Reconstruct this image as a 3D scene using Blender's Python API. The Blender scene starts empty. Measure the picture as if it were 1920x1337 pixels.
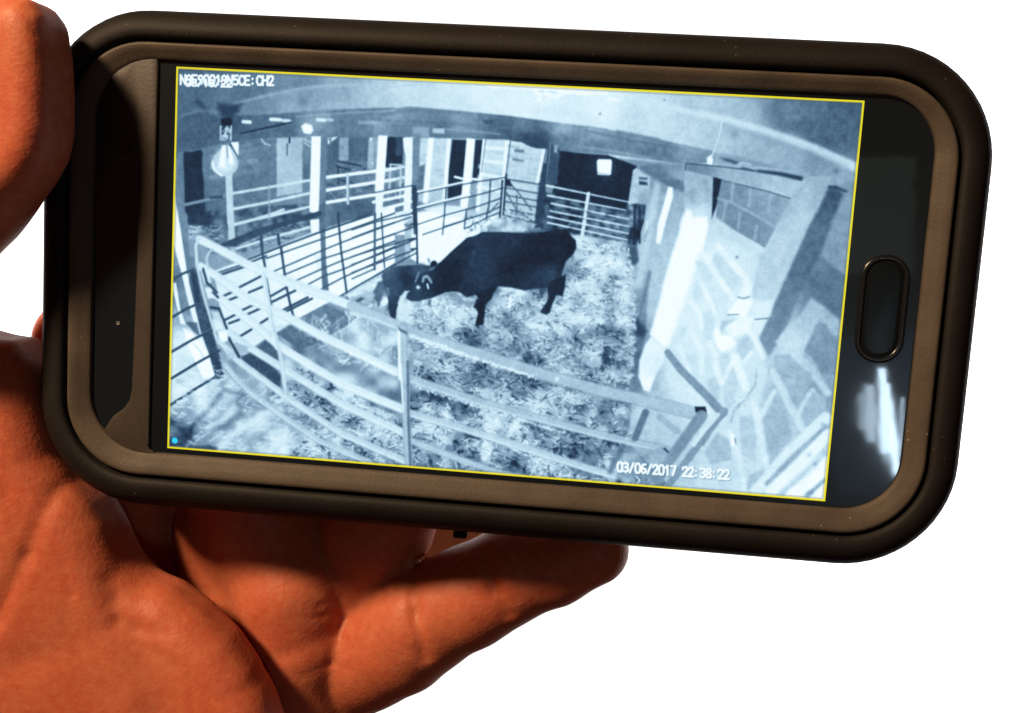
import bpy, bmesh, math
import numpy as np
from mathutils import Matrix, Vector

# ------------------------------------------------------------------ camera, world, lamps
S = 0.001                      # the phone is modelled in millimetres: x right, y up, z out of the screen
LIFT = 1.30                    # height of the screen's centre above the world origin
def W3(p): return Vector((p[0]*S, -p[2]*S, p[1]*S + LIFT))
scene = bpy.context.scene
F_PX, PHW, PHH = 1934.607, 1920, 1337
RC = np.array([[0.99407110359223, 0.06147068694521867, -0.08968832504517452], [-0.0711018585749488, 0.9915532981030445, -0.10847388039598738], [0.08226279055632585, 0.11420775659935675, 0.9900451614054927]])
TC = np.array([-2.158426770972139, 12.296006069674908, -172.14869405807895])
CAM = -RC.T @ TC
cam_d = bpy.data.cameras.new('camera'); cam = bpy.data.objects.new('camera', cam_d)
scene.collection.objects.link(cam); scene.camera = cam
cam_d.sensor_width = 36; cam_d.lens = 36*F_PX/PHW; cam_d.clip_start = 0.01; cam_d.clip_end = 50
PH2W = Matrix(((1, 0, 0), (0, 0, -1), (0, 1, 0)))
rot = PH2W @ Matrix(RC.T.tolist())
cam.matrix_world = Matrix.Translation(W3(CAM)) @ rot.to_4x4()

def ray(x, y, z):
    """the point at depth z (mm in front of the glass) seen at pixel x, y of the photograph"""
    d = RC.T @ np.array([(x-PHW/2)/F_PX, -(y-PHH/2)/F_PX, -1.0])
    return CAM + (z-CAM[2])/d[2]*d

world = bpy.data.worlds.new('World'); scene.world = world; world.use_nodes = True
bg = world.node_tree.nodes['Background']; bg.inputs[0].default_value = (1.0, 0.42, 0.24, 1); bg.inputs[1].default_value = 0.05
vs = scene.view_settings; vs.view_transform = 'Standard'; vs.look = 'None'; vs.exposure = 0; vs.gamma = 1

def area(name, pos, target, sx, sy, watts, col, roll=None):
    l = bpy.data.lights.new(name, 'AREA'); l.shape = 'RECTANGLE'; l.size = sx*S; l.size_y = sy*S; l.energy = watts; l.color = col
    o = bpy.data.objects.new(name, l); scene.collection.objects.link(o)
    p, t = W3(pos), W3(target); o.location = p
    o.rotation_euler = (t-p).to_track_quat('-Z', 'Y').to_euler()
    if roll: o.rotation_euler = ((t-p).to_track_quat('-Z', 'Y') @ __import__('mathutils').Quaternion((0, 0, 1), roll)).to_euler()
    return o
# warm room lamp, above and to the left of the phone
area('room_lamp', (-385, 410, 420), (-10, -10, 0), 95, 95, 8.6, (1.0, 0.69, 0.43))
# lamps added out of view to wash the backdrop to pure white
for sx in (-1, 1):
    area('added_backdrop_lamp', (-178+sx*1500, -263, -1350), (-178+sx*350, -263, -2200), 500, 2200, 54, (1, 1, 1))
# a cold striplight and a pale window behind the photographer, which the black glass mirrors
MIR = np.array([CAM[0], CAM[1], -CAM[2]])
def mirrored(px, py, D):
    q = ray(px, py, 0); return MIR + (q-MIR)*(CAM[2]+D)/CAM[2]
def strip(name, x, y0, x1, y1, w, rad, col, D=420):
    a, b = mirrored(x, y0, D), mirrored(x1, y1, D); c = (a+b)/2
    l = float(np.linalg.norm(b-a)); wd = w*(CAM[2]+CAM[2]*0+D)/F_PX
    o = area(name, c, (c[0], c[1], 0), wd, l, rad*math.pi*wd*l*S*S, col)
    ang = math.atan2(b[0]-a[0], -(b[1]-a[1]))
    o.rotation_euler = (Matrix.Rotation(math.pi/2, 3, 'X') @ Matrix.Rotation(ang, 3, 'Z')).to_euler()
    return o
COLD = (.62, .82, 1.0)
for x0, y0, x1, y1, w, rad in ((1617, 738, 1617, 806, 13, 9), (1629, 722, 1634, 828, 17, 15), (1652, 690, 1660, 850, 15, 34), (1660, 720, 1684, 893, 15, 40),
                               (1646, 760, 1668, 868, 22, 7), (1692, 745, 1690, 860, 6, 16)):
    strip('strip_and_glow_light', x0, y0, x1, y1, w, rad, COLD)
for k in range(6):
    strip('strip_and_glow_light', 1648-k, 672-9*k, 1668-2*k, 890+7*k, 84+18*k, .20, (.2, .5, 1.0))  # dim blue lamps added to imitate the glow scattered round the streak
for k in range(6):
    strip('window_light', 1632+3*k, 350-11*k, 1628+2*k, 470+9*k, 62+14*k, .24, (.75, 1.0, .88))

# ------------------------------------------------------------------ materials
def mat(name, base, rough=.5, spec=.5, bump=None, emit=None, sss=None, coat=None, var=None):
    m = bpy.data.materials.new(name); m.use_nodes = True; nt = m.node_tree; b = nt.nodes['Principled BSDF']
    b.inputs['Base Color'].default_value = (*base, 1); b.inputs['Roughness'].default_value = rough
    b.inputs['Specular IOR Level'].default_value = spec
    tc = nt.nodes.new('ShaderNodeTexCoord')
    def noise(scale, det=4, dist=0.):
        n = nt.nodes.new('ShaderNodeTexNoise'); n.inputs['Scale'].default_value = scale; n.inputs['Detail'].default_value = det
        n.inputs['Distortion'].default_value = dist; nt.links.new(tc.outputs['Object'], n.inputs['Vector']); return n
    if var:
        n = noise(var[0], 6); r = nt.nodes.new('ShaderNodeValToRGB')
        r.color_ramp.elements[0].position = .32; r.color_ramp.elements[1].position = .7
        r.color_ramp.elements[0].color = (*[c*var[1] for c in base], 1); r.color_ramp.elements[1].color = (*[min(1, c*var[2]) for c in base], 1)
        nt.links.new(n.outputs[0], r.inputs[0]); nt.links.new(r.outputs[0], b.inputs['Base Color'])
    if bump:
        prev = None
        for sc, dist, det in bump:
            n = noise(sc, det); bp = nt.nodes.new('ShaderNodeBump'); bp.inputs['Strength'].default_value = 1; bp.inputs['Distance'].default_value = dist*S
            nt.links.new(n.outputs[0], bp.inputs['Height'])
            if prev: nt.links.new(prev.outputs[0], bp.inputs['Normal'])
            prev = bp
        nt.links.new(prev.outputs[0], b.inputs['Normal'])
    if sss:
        b.inputs['Subsurface Weight'].default_value = sss[0]; b.inputs['Subsurface Radius'].default_value = sss[1]; b.inputs['Subsurface Scale'].default_value = sss[2]*S
    if coat:
        b.inputs['Coat Weight'].default_value = coat[0]; b.inputs['Coat Roughness'].default_value = coat[1]
    return m
M_BEZEL = mat('matt_rubber_frame', (.068, .054, .039), .6, .3, bump=[(1900, .045, 2), (4200, .03, 2)], var=(160, .8, 1.15))
M_BAR = mat('shaded_frame_bar', (.038, .031, .024), .5, .3, bump=[(1900, .03, 2)], var=(160, .85, 1.15))  # frame material with the thumb's shade put into its darker colour
M_SHELL = mat('dark_rubber_shell', (.0085, .0073, .0062), .65, .22, bump=[(1900, .05, 3)], var=(120, .75, 1.2))
M_GLASS = mat('black_glass', (.005, .009, .013), .04, .5, coat=(.4, .28), bump=[(120, .010, 2)])
M_BODY = mat('black_metal', (.02, .02, .022), .4, .5)
M_RIM = mat('button_rim', (.006, .007, .008), .24, .5)
M_BUTTON = mat('button_face', (.004, .006, .008), .3, .2)
M_LENS = mat('lens_glass', (.004, .005, .008), .05, .6)
M_LED = mat('sensor_dot', (.12, .125, .13), .5, .5)
M_BACKDROP = mat('white_paint', (.92, .92, .92), .9, .1, bump=[(3, .5, 3)])

def specks(m, col, scale, thr, smudge=None):
    nt = m.node_tree; b = nt.nodes['Principled BSDF']; tc = nt.nodes.new('ShaderNodeTexCoord')
    v = nt.nodes.new('ShaderNodeTexVoronoi'); v.inputs['Scale'].default_value = scale; nt.links.new(tc.outputs['Object'], v.inputs['Vector'])
    n = nt.nodes.new('ShaderNodeTexNoise'); n.inputs['Scale'].default_value = 60; nt.links.new(tc.outputs['Object'], n.inputs['Vector'])
    mr = nt.nodes.new('ShaderNodeMapRange'); mr.inputs[1].default_value = .45; mr.inputs[2].default_value = .75; mr.inputs[3].default_value = 0; mr.inputs[4].default_value = thr
    nt.links.new(n.outputs[0], mr.inputs[0])
    lt = nt.nodes.new('ShaderNodeMath'); lt.operation = 'LESS_THAN'; nt.links.new(v.outputs['Distance'], lt.inputs[0]); nt.links.new(mr.outputs[0], lt.inputs[1])
    mx = nt.nodes.new('ShaderNodeMix'); mx.data_type = 'RGBA'; old = b.inputs['Base Color']
    if old.links: nt.links.new(old.links[0].from_socket, mx.inputs['A'])
    else: mx.inputs['A'].default_value = old.default_value
    mx.inputs['B'].default_value = (*col, 1); nt.links.new(lt.outputs[0], mx.inputs['Factor']); nt.links.new(mx.outputs['Result'], old)
    if smudge:
        s = nt.nodes.new('ShaderNodeTexNoise'); s.inputs['Scale'].default_value = 45; s.inputs['Detail'].default_value = 5; s.inputs['Distortion'].default_value = 1.5
        nt.links.new(tc.outputs['Object'], s.inputs['Vector']); r = nt.nodes.new('ShaderNodeMapRange')
        r.inputs[1].default_value = .4; r.inputs[2].default_value = .65; r.inputs[3].default_value = smudge[0]; r.inputs[4].default_value = smudge[1]
        nt.links.new(s.outputs[0], r.inputs[0]); nt.links.new(r.outputs[0], b.inputs['Roughness'])
specks(M_BEZEL, (.26, .20, .14), 700, .14)
specks(M_SHELL, (.08, .065, .05), 500, .12)
specks(M_GLASS, (.06, .055, .05), 600, .07, (.03, .055))

# ------------------------------------------------------------------ mesh helpers
def link(name, me, m, parent=None, smooth=True):
    if m: me.materials.append(m)
    if smooth: me.polygons.foreach_set('use_smooth', [True]*len(me.polygons))
    o = bpy.data.objects.new(name, me); scene.collection.objects.link(o)
    if parent: o.parent = parent
    return o
def tag(o, label=None, cat=None, kind=None):
    if label: o['label'] = label
    if cat: o['category'] = cat
    if kind: o['kind'] = kind
    return o
def thing(name, label, cat):
    o = bpy.data.objects.new(name, None); o.empty_display_size = .02; scene.collection.objects.link(o); o.location = W3((0, 0, 0)); return tag(o, label, cat)
ORG = W3((0, 0, 0))
def mesh(name, vs, fs):
    """vertices in phone millimetres, kept relative to the screen's centre"""
    me = bpy.data.meshes.new(name); me.from_pydata([tuple(W3(v)-ORG) for v in vs], [], fs); me.update()
    bm = bmesh.new(); bm.from_mesh(me); bmesh.ops.recalc_face_normals(bm, faces=bm.faces); bm.to_mesh(me); bm.free()
    return me
def rrect(x0, x1, y0, y1, rs, z, n=14, ns=10):
    """rounded rectangle ring, anticlockwise from the right end of the lower edge; rs = radii BR, TR, TL, BL"""
    if not hasattr(rs, '__len__'): rs = (rs,)*4
    cs = [(x1-rs[0], y0+rs[0], -90), (x1-rs[1], y1-rs[1], 0), (x0+rs[2], y1-rs[2], 90), (x0+rs[3], y0+rs[3], 180)]
    out = []
    for k in range(4):
        cx, cy, a0 = cs[k]; r = rs[k]
        arc = [(cx+r*math.cos(math.radians(a0+90*i/n)), cy+r*math.sin(math.radians(a0+90*i/n))) for i in range(n+1)]
        out += arc
        nx, ny, na = cs[(k+1) % 4]; nr = rs[(k+1) % 4]
        e = (nx+nr*math.cos(math.radians(na)), ny+nr*math.sin(math.radians(na)))
        for i in range(1, ns): t = i/ns; out.append((arc[-1][0]*(1-t)+e[0]*t, arc[-1][1]*(1-t)+e[1]*t))
    return [(x, y, z) for x, y in out]
def loft(name, rings, cap0=False, cap1=False, close=False):
    n = len(rings[0]); vs = [p for r in rings for p in r]; fs = []
    m = len(rings)
    for k in range(m if close else m-1):
        a, b = k*n, ((k+1) % m)*n
        fs += [(a+i, a+(i+1) % n, b+(i+1) % n, b+i) for i in range(n)]
    if cap0: fs.append(tuple(range(n)))
    if cap1: fs.append(tuple((m-1)*n+i for i in range(n)))
    return mesh(name, vs, fs)
def inset(ring_args, d, z, **k):
    x0, x1, y0, y1, r = ring_args
    rs = (r,)*4 if not hasattr(r, '__len__') else r
    return rrect(x0+d, x1-d, y0+d, y1-d, tuple(max(.2, q-d) for q in rs), z, **k)
def prism(name, poly, z0, z1, bev=.3):
    bm = bmesh.new()
    f = bm.faces.new([bm.verts.new(W3((x, y, z0))-ORG) for x, y in poly])
    r = bmesh.ops.extrude_face_region(bm, geom=[f]); up = [v for v in r['geom'] if isinstance(v, bmesh.types.BMVert)]
    bmesh.ops.translate(bm, vec=Vector((0, -(z1-z0)*S, 0)), verts=up)
    bmesh.ops.recalc_face_normals(bm, faces=bm.faces)
    top = [e for e in bm.edges if all(abs(-v.co.y/S-z1) < 1e-4 for v in e.verts)]
    bmesh.ops.bevel(bm, geom=top, offset=bev*S, segments=3, affect='EDGES', profile=.5)
    me = bpy.data.meshes.new(name); bm.to_mesh(me); bm.free(); return me

# ------------------------------------------------------------------ white backdrop, added to fill the blank ground
wc = CAM + (-RC[2])*2300
wx0, wx1, wy0, wy1 = -3100, 2750, -2400, 1900
o = link('wall', mesh('wall', [(x, y, z) for z in (-2200, -2260) for x, y in ((wx0, wy0), (wx1, wy0), (wx1, wy1), (wx0, wy1))],
    [(0, 1, 2, 3), (7, 6, 5, 4), (0, 4, 5, 1), (1, 5, 6, 2), (2, 6, 7, 3), (3, 7, 4, 0)]), M_BACKDROP, smooth=False)
o.location = ORG; tag(o, 'plain white backdrop added behind the hand and the phone', kind='structure')

# the scrap of tan background that shows through the gap between the fingers
a_, b_ = ray(700, 950, -48), ray(960, 1120, -48)
o = link('background_patch', mesh('background_patch', [(x, y, z) for z in (-48, -49) for x, y in ((a_[0], b_[1]), (b_[0], b_[1]), (b_[0], a_[1]), (a_[0], a_[1]))],
    [(0, 1, 2, 3), (7, 6, 5, 4), (0, 4, 5, 1), (1, 5, 6, 2), (2, 6, 7, 3), (3, 7, 4, 0)]), mat('tan_card', (.62, .52, .37), .8, .2, var=(60, .9, 1.1)), smooth=False)
o.location = ORG; tag(o, 'small tan patch of background in the gap between two fingers', kind='structure')

# ------------------------------------------------------------------ the rugged case
case = thing('phone_case', 'thick dark brown rubber phone case round the phone with raised frame', 'phone case')
GR = (-74.7, 72.1, -38.0, 36.8, 13.5)                      # the seam between inner frame and outer shell
OUT = (-81.1, 78.4, -44.2, 42.5, 19.0)                     # the widest outline of the shell
def mix(t, z):
    a = [GR[i]*(1-t)+OUT[i]*t for i in range(5)]; return rrect(*a, z)
shell = loft('outer_shell', [mix(0, -1.0), mix(.0, 1.35), mix(.05, 1.75), mix(.14, 2.0), mix(.30, 2.0), mix(.48, 1.6), mix(.66, .7), mix(.80, -.6), mix(.92, -2.4), mix(1, -4.6), mix(1, -8.5), mix(.9, -10.8), mix(.65, -12.2), mix(.3, -12.8), mix(0, -13)], cap1=True)
link('outer_shell', shell, M_SHELL, case)
INN = (-70.3, 68.1, -33.5, 33.5, (9.5, 9.0, 10.5, 10.0))   # inner edge of the frame
def mixi(t, z, d=.55):
    g = (GR[0]+d, GR[1]-d, GR[2]+d, GR[3]-d, (GR[4]-d,)*4)
    a = [g[i]*(1-t)+INN[i]*t for i in range(4)]; r = tuple(g[4][k]*(1-t)+INN[4][k]*t for k in range(4)); return rrect(*a, r, z)
frame = link('inner_frame', loft('inner_frame', [mixi(-.05, -1.2), mixi(0, 1.1), mixi(.03, 1.55), mixi(.10, 1.85), mixi(.22, 1.9), mixi(.5, 1.45), mixi(.8, .95), mixi(.93, .75), mixi(.985, .55), mixi(1, .3), mixi(1, -.4)]), M_BEZEL, case)
# the bar of the frame between the sensor opening and the screen
arc = lambda cx, cy, r, a0, a1, n=8: [(cx+r*math.cos(math.radians(a0+(a1-a0)*i/n)), cy+r*math.sin(math.radians(a0+(a1-a0)*i/n))) for i in range(n+1)]
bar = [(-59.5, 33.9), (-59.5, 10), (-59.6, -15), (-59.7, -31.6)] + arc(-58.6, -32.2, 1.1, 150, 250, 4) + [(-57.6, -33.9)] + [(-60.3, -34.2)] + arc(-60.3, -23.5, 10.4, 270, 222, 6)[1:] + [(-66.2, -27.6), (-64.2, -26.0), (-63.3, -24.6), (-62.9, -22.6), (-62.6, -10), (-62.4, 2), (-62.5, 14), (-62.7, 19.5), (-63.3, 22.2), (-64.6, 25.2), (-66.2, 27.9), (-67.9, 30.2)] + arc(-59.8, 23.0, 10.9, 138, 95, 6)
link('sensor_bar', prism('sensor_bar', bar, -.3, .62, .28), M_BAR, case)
# cover tab of the socket on the lower edge
tab = loft('socket_tab', [rrect(-5.7, -3.3, -45.15, -43.4, .4, z, 5, 2) for z in (-5.4, -5.2, -3.2, -3.0)], True, True)
link('socket_tab', tab, M_SHELL, case)

# ------------------------------------------------------------------ the phone
phone = thing('smartphone', 'black smartphone in a rubber case, its screen showing a barn camera with cow and calf', 'smartphone')
BD = (-72.2, 70.2, -35.6, 35.6, 11.0)
link('body', loft('body', [inset(BD, 1.5, -.7), inset(BD, .5, -1), inset(BD, 0, -2.2), inset(BD, 0, -6.2), inset(BD, 1, -7.4)], True, True), M_BODY, phone)
glass = link('glass_front', loft('glass_front', [inset(BD, .6, -.7), inset(BD, .45, -.35), inset(BD, .8, -.12), inset(BD, 1.5, -.02), inset(BD, 2.4, 0)], True, True), M_GLASS, phone, smooth=False)
SW, SH = 112.9, 65.1745
NX, NY = 16, 10
vs_, fs_, uv_ = [], [], []
for j in range(NY+1):
    for i in range(NX+1):
        vs_.append((-SW/2+SW*i/NX, -SH/2+SH*j/NY, .05)); uv_.append((i/NX, j/NY))
for j in range(NY):
    for i in range(NX):
        a = j*(NX+1)+i; fs_.append((a, a+1, a+NX+2, a+NX+1))
me = bpy.data.meshes.new('display'); me.from_pydata([tuple(W3(v)-ORG) for v in vs_], [], fs_)
ul = me.uv_layers.new(name='UVMap')
for lp in me.loops: ul.data[lp.index].uv = uv_[lp.vertex_index]
# ---- the picture on the screen: an in-memory image painted stroke by stroke ----
PW,PH=1200,693
SCR=[(331,125),(1621,189),(1547,940),(314,840)]           # traced corners of the display in the photograph
def _homography(src,dst):
    A=[];b=[]
    for (x,y),(u,v) in zip(src,dst):
        A.append([x,y,1,0,0,0,-u*x,-u*y]);b.append(u)
        A.append([0,0,0,x,y,1,-v*x,-v*y]);b.append(v)
    h=np.linalg.solve(np.array(A,float),np.array(b,float))
    return np.append(h,1).reshape(3,3)
HM=_homography(SCR,[(0,0),(PW,0),(PW,PH),(0,PH)])
def tp(pts):
    p=np.asarray(pts,float).reshape(-1,2)
    q=np.c_[p,np.ones(len(p))]@HM.T
    return q[:,:2]/q[:,2:]
prng=np.random.default_rng(7)
cv=np.full((PH,PW),0.5,np.float32)
def zz(ox,oy,s): return lambda *p:[(ox+a/s,oy+b/s) for a,b in p]
z1=zz(300,110,4.3136);z2=zz(700,130,4.3136);z3=zz(1100,160,3.5185);z4=zz(300,400,4.3136)
z5=zz(660,400,4.3136);z6=zz(1060,400,3.2603);z7=zz(300,650,3.6923);z8=zz(760,620,2.2857)
def I(*p): return list(p)
def _noise(scale,seed):
    r=np.random.default_rng(seed);gh,gw=int(PH/scale)+3,int(PW/scale)+3
    g=r.random((gh,gw)).astype(np.float32)
    y=np.arange(PH)/scale;x=np.arange(PW)/scale
    yi=y.astype(int);xi=x.astype(int);fy=(y-yi)[:,None];fx=(x-xi)[None]
    fy=fy*fy*(3-2*fy);fx=fx*fx*(3-2*fx)
    a=g[yi][:,xi];b=g[yi][:,xi+1];c=g[yi+1][:,xi];d=g[yi+1][:,xi+1]
    return ((a*(1-fx)+b*fx)*(1-fy)+(c*(1-fx)+d*fx)*fy-.5).astype(np.float32)
N4,N9,N20,N50=_noise(4,1),_noise(9,2),_noise(20,3),_noise(50,4)
FB=.15*N4+.25*N9+.35*N20+.4*N50
def _box(q,pad):
    x0=max(0,int(q[:,0].min()-pad));x1=min(PW,int(q[:,0].max()+pad)+2)
    y0=max(0,int(q[:,1].min()-pad));y1=min(PH,int(q[:,1].max()+pad)+2)
    return x0,x1,y0,y1
def _mask(q,soft):
    x0,x1,y0,y1=_box(q,soft+1)
    if x1<=x0 or y1<=y0: return None
    X,Y=np.meshgrid(np.arange(x0,x1,dtype=np.float32)+.5,np.arange(y0,y1,dtype=np.float32)+.5)
    ins=np.zeros(X.shape,bool);d2=np.full(X.shape,1e9,np.float32)
    n=len(q)
    for i in range(n):
        ax,ay=q[i];bx,by=q[(i+1)%n]
        if ay!=by:
            c=((ay>Y)!=(by>Y))&(X<(bx-ax)*(Y-ay)/(by-ay)+ax);ins^=c
        ex,ey=bx-ax,by-ay;l=ex*ex+ey*ey+1e-9
        t=np.clip(((X-ax)*ex+(Y-ay)*ey)/l,0,1)
        d2=np.minimum(d2,(X-ax-t*ex)**2+(Y-ay-t*ey)**2)
    sd=np.sqrt(d2);sd[ins]*=-1
    m=np.clip(.5-sd/max(soft,1e-3),0,1);m=m*m*(3-2*m)
    return m,(slice(y0,y1),slice(x0,x1)),X,Y
def P(pts,v,soft=1.6,a=1.,nz=0.,tex=None):
    """filled polygon; v is one tone or a list of (x, y, tone) samples spread smoothly"""
    r=_mask(tp(pts),soft)
    if r is None: return
    m,s,X,Y=r
    if isinstance(v,(int,float)): f=v
    else:
        q=tp([(x,y) for x,y,_ in v]);w=0;f=0
        for (x,y),(_,_,t) in zip(q,v):
            k=1/((X-x)**2+(Y-y)**2+60)**1.5;w=w+k;f=f+k*t
        f=f/w
    if nz: f=f+nz*(FB if tex is None else tex)[s]
    cv[s]+=(m*a)*(f-cv[s])
def L(pts,v,w,w2=None,soft=1.4,a=1.,nz=0.):
    """stroke along a polyline, width w to w2 (photo pixels)"""
    q=tp(pts);w2=w if w2 is None else w2
    k=.95;x0,x1,y0,y1=_box(q,max(w,w2)*.5*k+soft+1)
    if x1<=x0 or y1<=y0: return
    X,Y=np.meshgrid(np.arange(x0,x1,dtype=np.float32)+.5,np.arange(y0,y1,dtype=np.float32)+.5)
    best=np.full(X.shape,1e9,np.float32);n=len(q)-1
    for i in range(n):
        ax,ay=q[i];ex,ey=q[i+1]-q[i];l=ex*ex+ey*ey+1e-9
        t=np.clip(((X-ax)*ex+(Y-ay)*ey)/l,0,1)
        d=np.sqrt((X-ax-t*ex)**2+(Y-ay-t*ey)**2)-.5*k*(w+(w2-w)*(i+t)/n)
        best=np.minimum(best,d)
    m=np.clip(.5-best/soft,0,1)*a
    s=(slice(y0,y1),slice(x0,x1))
    cv[s]+=m*(v+(nz*FB[s] if nz else 0)-cv[s])
def LL(lines,v,w,**k):
    for l in lines: L(l,v,w,**k)
def G(x,y,r,v,a=1.):
    """soft glow"""
    (cx,cy),=tp([(x,y)]);r*=.95
    x0,x1,y0,y1=max(0,int(cx-3*r)),min(PW,int(cx+3*r)),max(0,int(cy-3*r)),min(PH,int(cy+3*r))
    X,Y=np.meshgrid(np.arange(x0,x1)+.5,np.arange(y0,y1)+.5)
    m=a*np.exp(-((X-cx)**2+(Y-cy)**2)/(r*r));s=(slice(y0,y1),slice(x0,x1))
    cv[s]+=m*(v-cv[s])
def inside(pts,poly):
    ins=np.zeros(len(pts),bool);n=len(poly);X=pts[:,0];Y=pts[:,1]
    for i in range(n):
        ax,ay=poly[i];bx,by=poly[(i+1)%n]
        if ay!=by: ins^=((ay>Y)!=(by>Y))&(X<(bx-ax)*(Y-ay)/(by-ay)+ax)
    return ins
def straw(poly,n,ln,w,tones,ang=(0,3.1416),a=.8):
    """many short stalks and the gaps between them"""
    p=np.asarray(poly,float);lo,hi=p.min(0),p.max(0)
    c=prng.random((n*3,2))*(hi-lo)+lo;c=c[inside(c,poly)][:n]
    for x,y in c:
        t=prng.uniform(*ang);l=ln*prng.uniform(.4,1.3);b=prng.uniform(-.35,.35)
        d=(np.cos(t)*l/2,np.sin(t)*l/2)
        L([(x-d[0],y-d[1]),(x-b*d[1],y+b*d[0]),(x+d[0],y+d[1])],prng.choice(tones)+prng.normal(0,.04),w*prng.uniform(.5,1.2),w*.4,soft=1.5,a=a*prng.uniform(.5,1))
def bricks(poly,h,w,t0,t1,mort,dirx,diry):
    """courses of bricks on a small far wall: dirx/diry are the course and the upright directions"""
    p=np.asarray(poly,float);o=p.min(0);ext=p.max(0)-o
    dx=np.array(dirx)/np.hypot(*dirx);dy=np.array(diry)/np.hypot(*diry)
    for j in range(-6,int(ext[1]/h)+8):
        for i in range(-8,int(ext[0]/w)+9):
            c=o+dx*(i+.5*(j%2))*w+dy*j*h
            if not inside(np.array([c+dx*w*.45+dy*h*.4]),poly)[0]: continue
            q=[c+dx*w*.06+dy*h*.1,c+dx*w*.94+dy*h*.1,c+dx*w*.94+dy*h*.88,c+dx*w*.06+dy*h*.88]
            P(q,float(prng.uniform(t0,t1)),soft=2,a=.7)
za=zz(1180,420,4.5714);zb=zz(1180,660,4.5714);zc=zz(640,480,8.727);zd=zz(360,420,6.857);ze=zz(540,600,6.857);zf=zz(800,560,4.571)
# ceiling
P(I((310,110),(1640,180),(1640,420),(1500,330),(1200,300),(1000,285),(600,262),(310,300)),
  [(350,170,.36),(420,170,.38),(560,150,.46),(640,145,.55),(760,160,.72),(900,170,.83),(1000,200,.85),(1120,205,.86),(1230,215,.74),(1300,200,.66),
   (1380,230,.62),(1290,240,.70),(1480,215,.40),(1590,215,.36),(1560,260,.36),(1480,300,.58),(1580,330,.55),(1420,290,.6),(1340,265,.66),
   (360,235,.38),(440,215,.45),(560,185,.56),(640,185,.6),(700,170,.66),(860,195,.75),(1100,225,.78),(1200,235,.72)],8,nz=.05)
P(z1((150,100),(1898,180),(1898,195),(1300,215),(900,285),(640,345),(300,330),(150,420)),[(340,180,.38),(450,165,.42),(560,150,.48),(650,145,.56),(735,150,.68)],5,nz=.06)
# ridge light of the near beam
L(z1((600,365),(760,325),(900,290),(1100,250),(1300,222),(1600,205),(1900,195)),.64,5,6,soft=5,a=.6)
L(z1((640,400),(900,345),(1200,300),(1500,290)),.50,18,soft=14,a=.35)
P(z3((1210,130),(1290,95),(1830,105),(1775,500),(1600,420),(1450,360),(1340,260),(1300,180)),[(1480,200,.42),(1590,210,.36),(1560,260,.36),(1500,250,.40),(1590,290,.42)],22,nz=.10)
L(z3((340,110),(700,180),(900,222),(1200,310),(1500,415),(1780,545)),.76,9,16,soft=7,a=.85)
L(z3((900,262),(1200,350),(1500,450),(1700,540)),.56,12,16,soft=12,a=.5)
L(z3((1320,215),(1390,215)),.5,9,soft=8,a=.7)
# peeling paint along the top
P(z2((890,118),(1300,130),(1898,165),(1898,205),(1720,210),(1560,200),(1500,235),(1430,235),(1390,205),(1360,215),(1350,265),(1325,260),(1330,215),(1290,165),(1000,150),(960,162),(930,145)),.93,2.5,nz=.06)
LL([z2((1340,175),(1380,180)),z2((1410,180),(1480,190))],.62,3,a=.7)
L(z2((0,150),(300,130),(500,125)),.66,4,soft=4,a=.6)
P(z2((1280,300),(1560,290),(1600,380),(1300,370)),.72,20,a=.5)
for x,y in ((1246,188),(1124,214),(1126,213)): G(x,y,2,.4,.8)
G(1143,187,5,.93,.8);L(z3((170,92),(220,97)),.93,5)
G(1378,252,7,.52,.8);G(1568,321,5,.42,.8);G(569,191,9,.42,.7)
# the darker joists under the beam
P(z1((150,480),(350,430),(480,470),(900,450),(1300,415),(1898,395),(1898,640),(1300,630),(1000,640),(650,665),(490,695),(150,770)),
  [(350,250,.36),(420,240,.36),(470,235,.38),(560,245,.37),(640,235,.43),(700,230,.45),(730,245,.42),(600,215,.5)],4,nz=.08)
P(z2((0,340),(300,300),(700,335),(1100,375),(1500,430),(1898,482),(1898,690),(1500,665),(1310,640),(1100,575),(600,560),(0,545)),
  [(740,220,.50),(780,205,.47),(860,222,.52),(830,235,.42),(900,230,.46),(930,250,.38),(985,262,.30),(1010,270,.28),(980,235,.45),(1060,262,.42),(1060,240,.56),(1130,250,.5),(1130,275,.45)],4,nz=.10)
P(z3((0,265),(200,302),(500,362),(830,432),(900,500),(660,525),(440,492),(200,462),(0,430)),[(1120,250,.56),(1120,275,.43),(1200,268,.5),(1210,290,.42),(1300,290,.5),(1330,300,.5)],4,nz=.10)
P(z3((820,440),(1000,470),(1400,565),(1560,640),(1560,700),(1400,620),(1100,570),(860,545)),[(1345,295,.55),(1500,330,.55)],8,nz=.06)
LL([z2((60,370),(300,330),(700,350)),z2((0,400),(200,425),(700,440)),z2((700,450),(1000,470),(1300,500))],.40,4,soft=5,a=.5)
LL([z2((580,485),(800,500),(1020,525)),z2((0,435),(60,435)),z1((1100,470),(1500,440),(1898,420))],.60,3,soft=3,a=.6)
LL([z3((0,300),(300,365),(620,420)),z3((200,300),(480,355))],.40,4,soft=4,a=.6)
LL([z3((0,410),(200,440),(420,480))],.62,4,soft=4,a=.6)
P(z2((880,408),(980,412),(945,445),(900,440)),.32,4,a=.8)
P(z2((150,445),(325,440),(320,545),(150,540)),.45,4);P(z2((318,465),(450,468),(450,550),(318,550)),.55,3);P(z2((480,478),(575,478),(578,520),(480,515)),.66,3)
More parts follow.
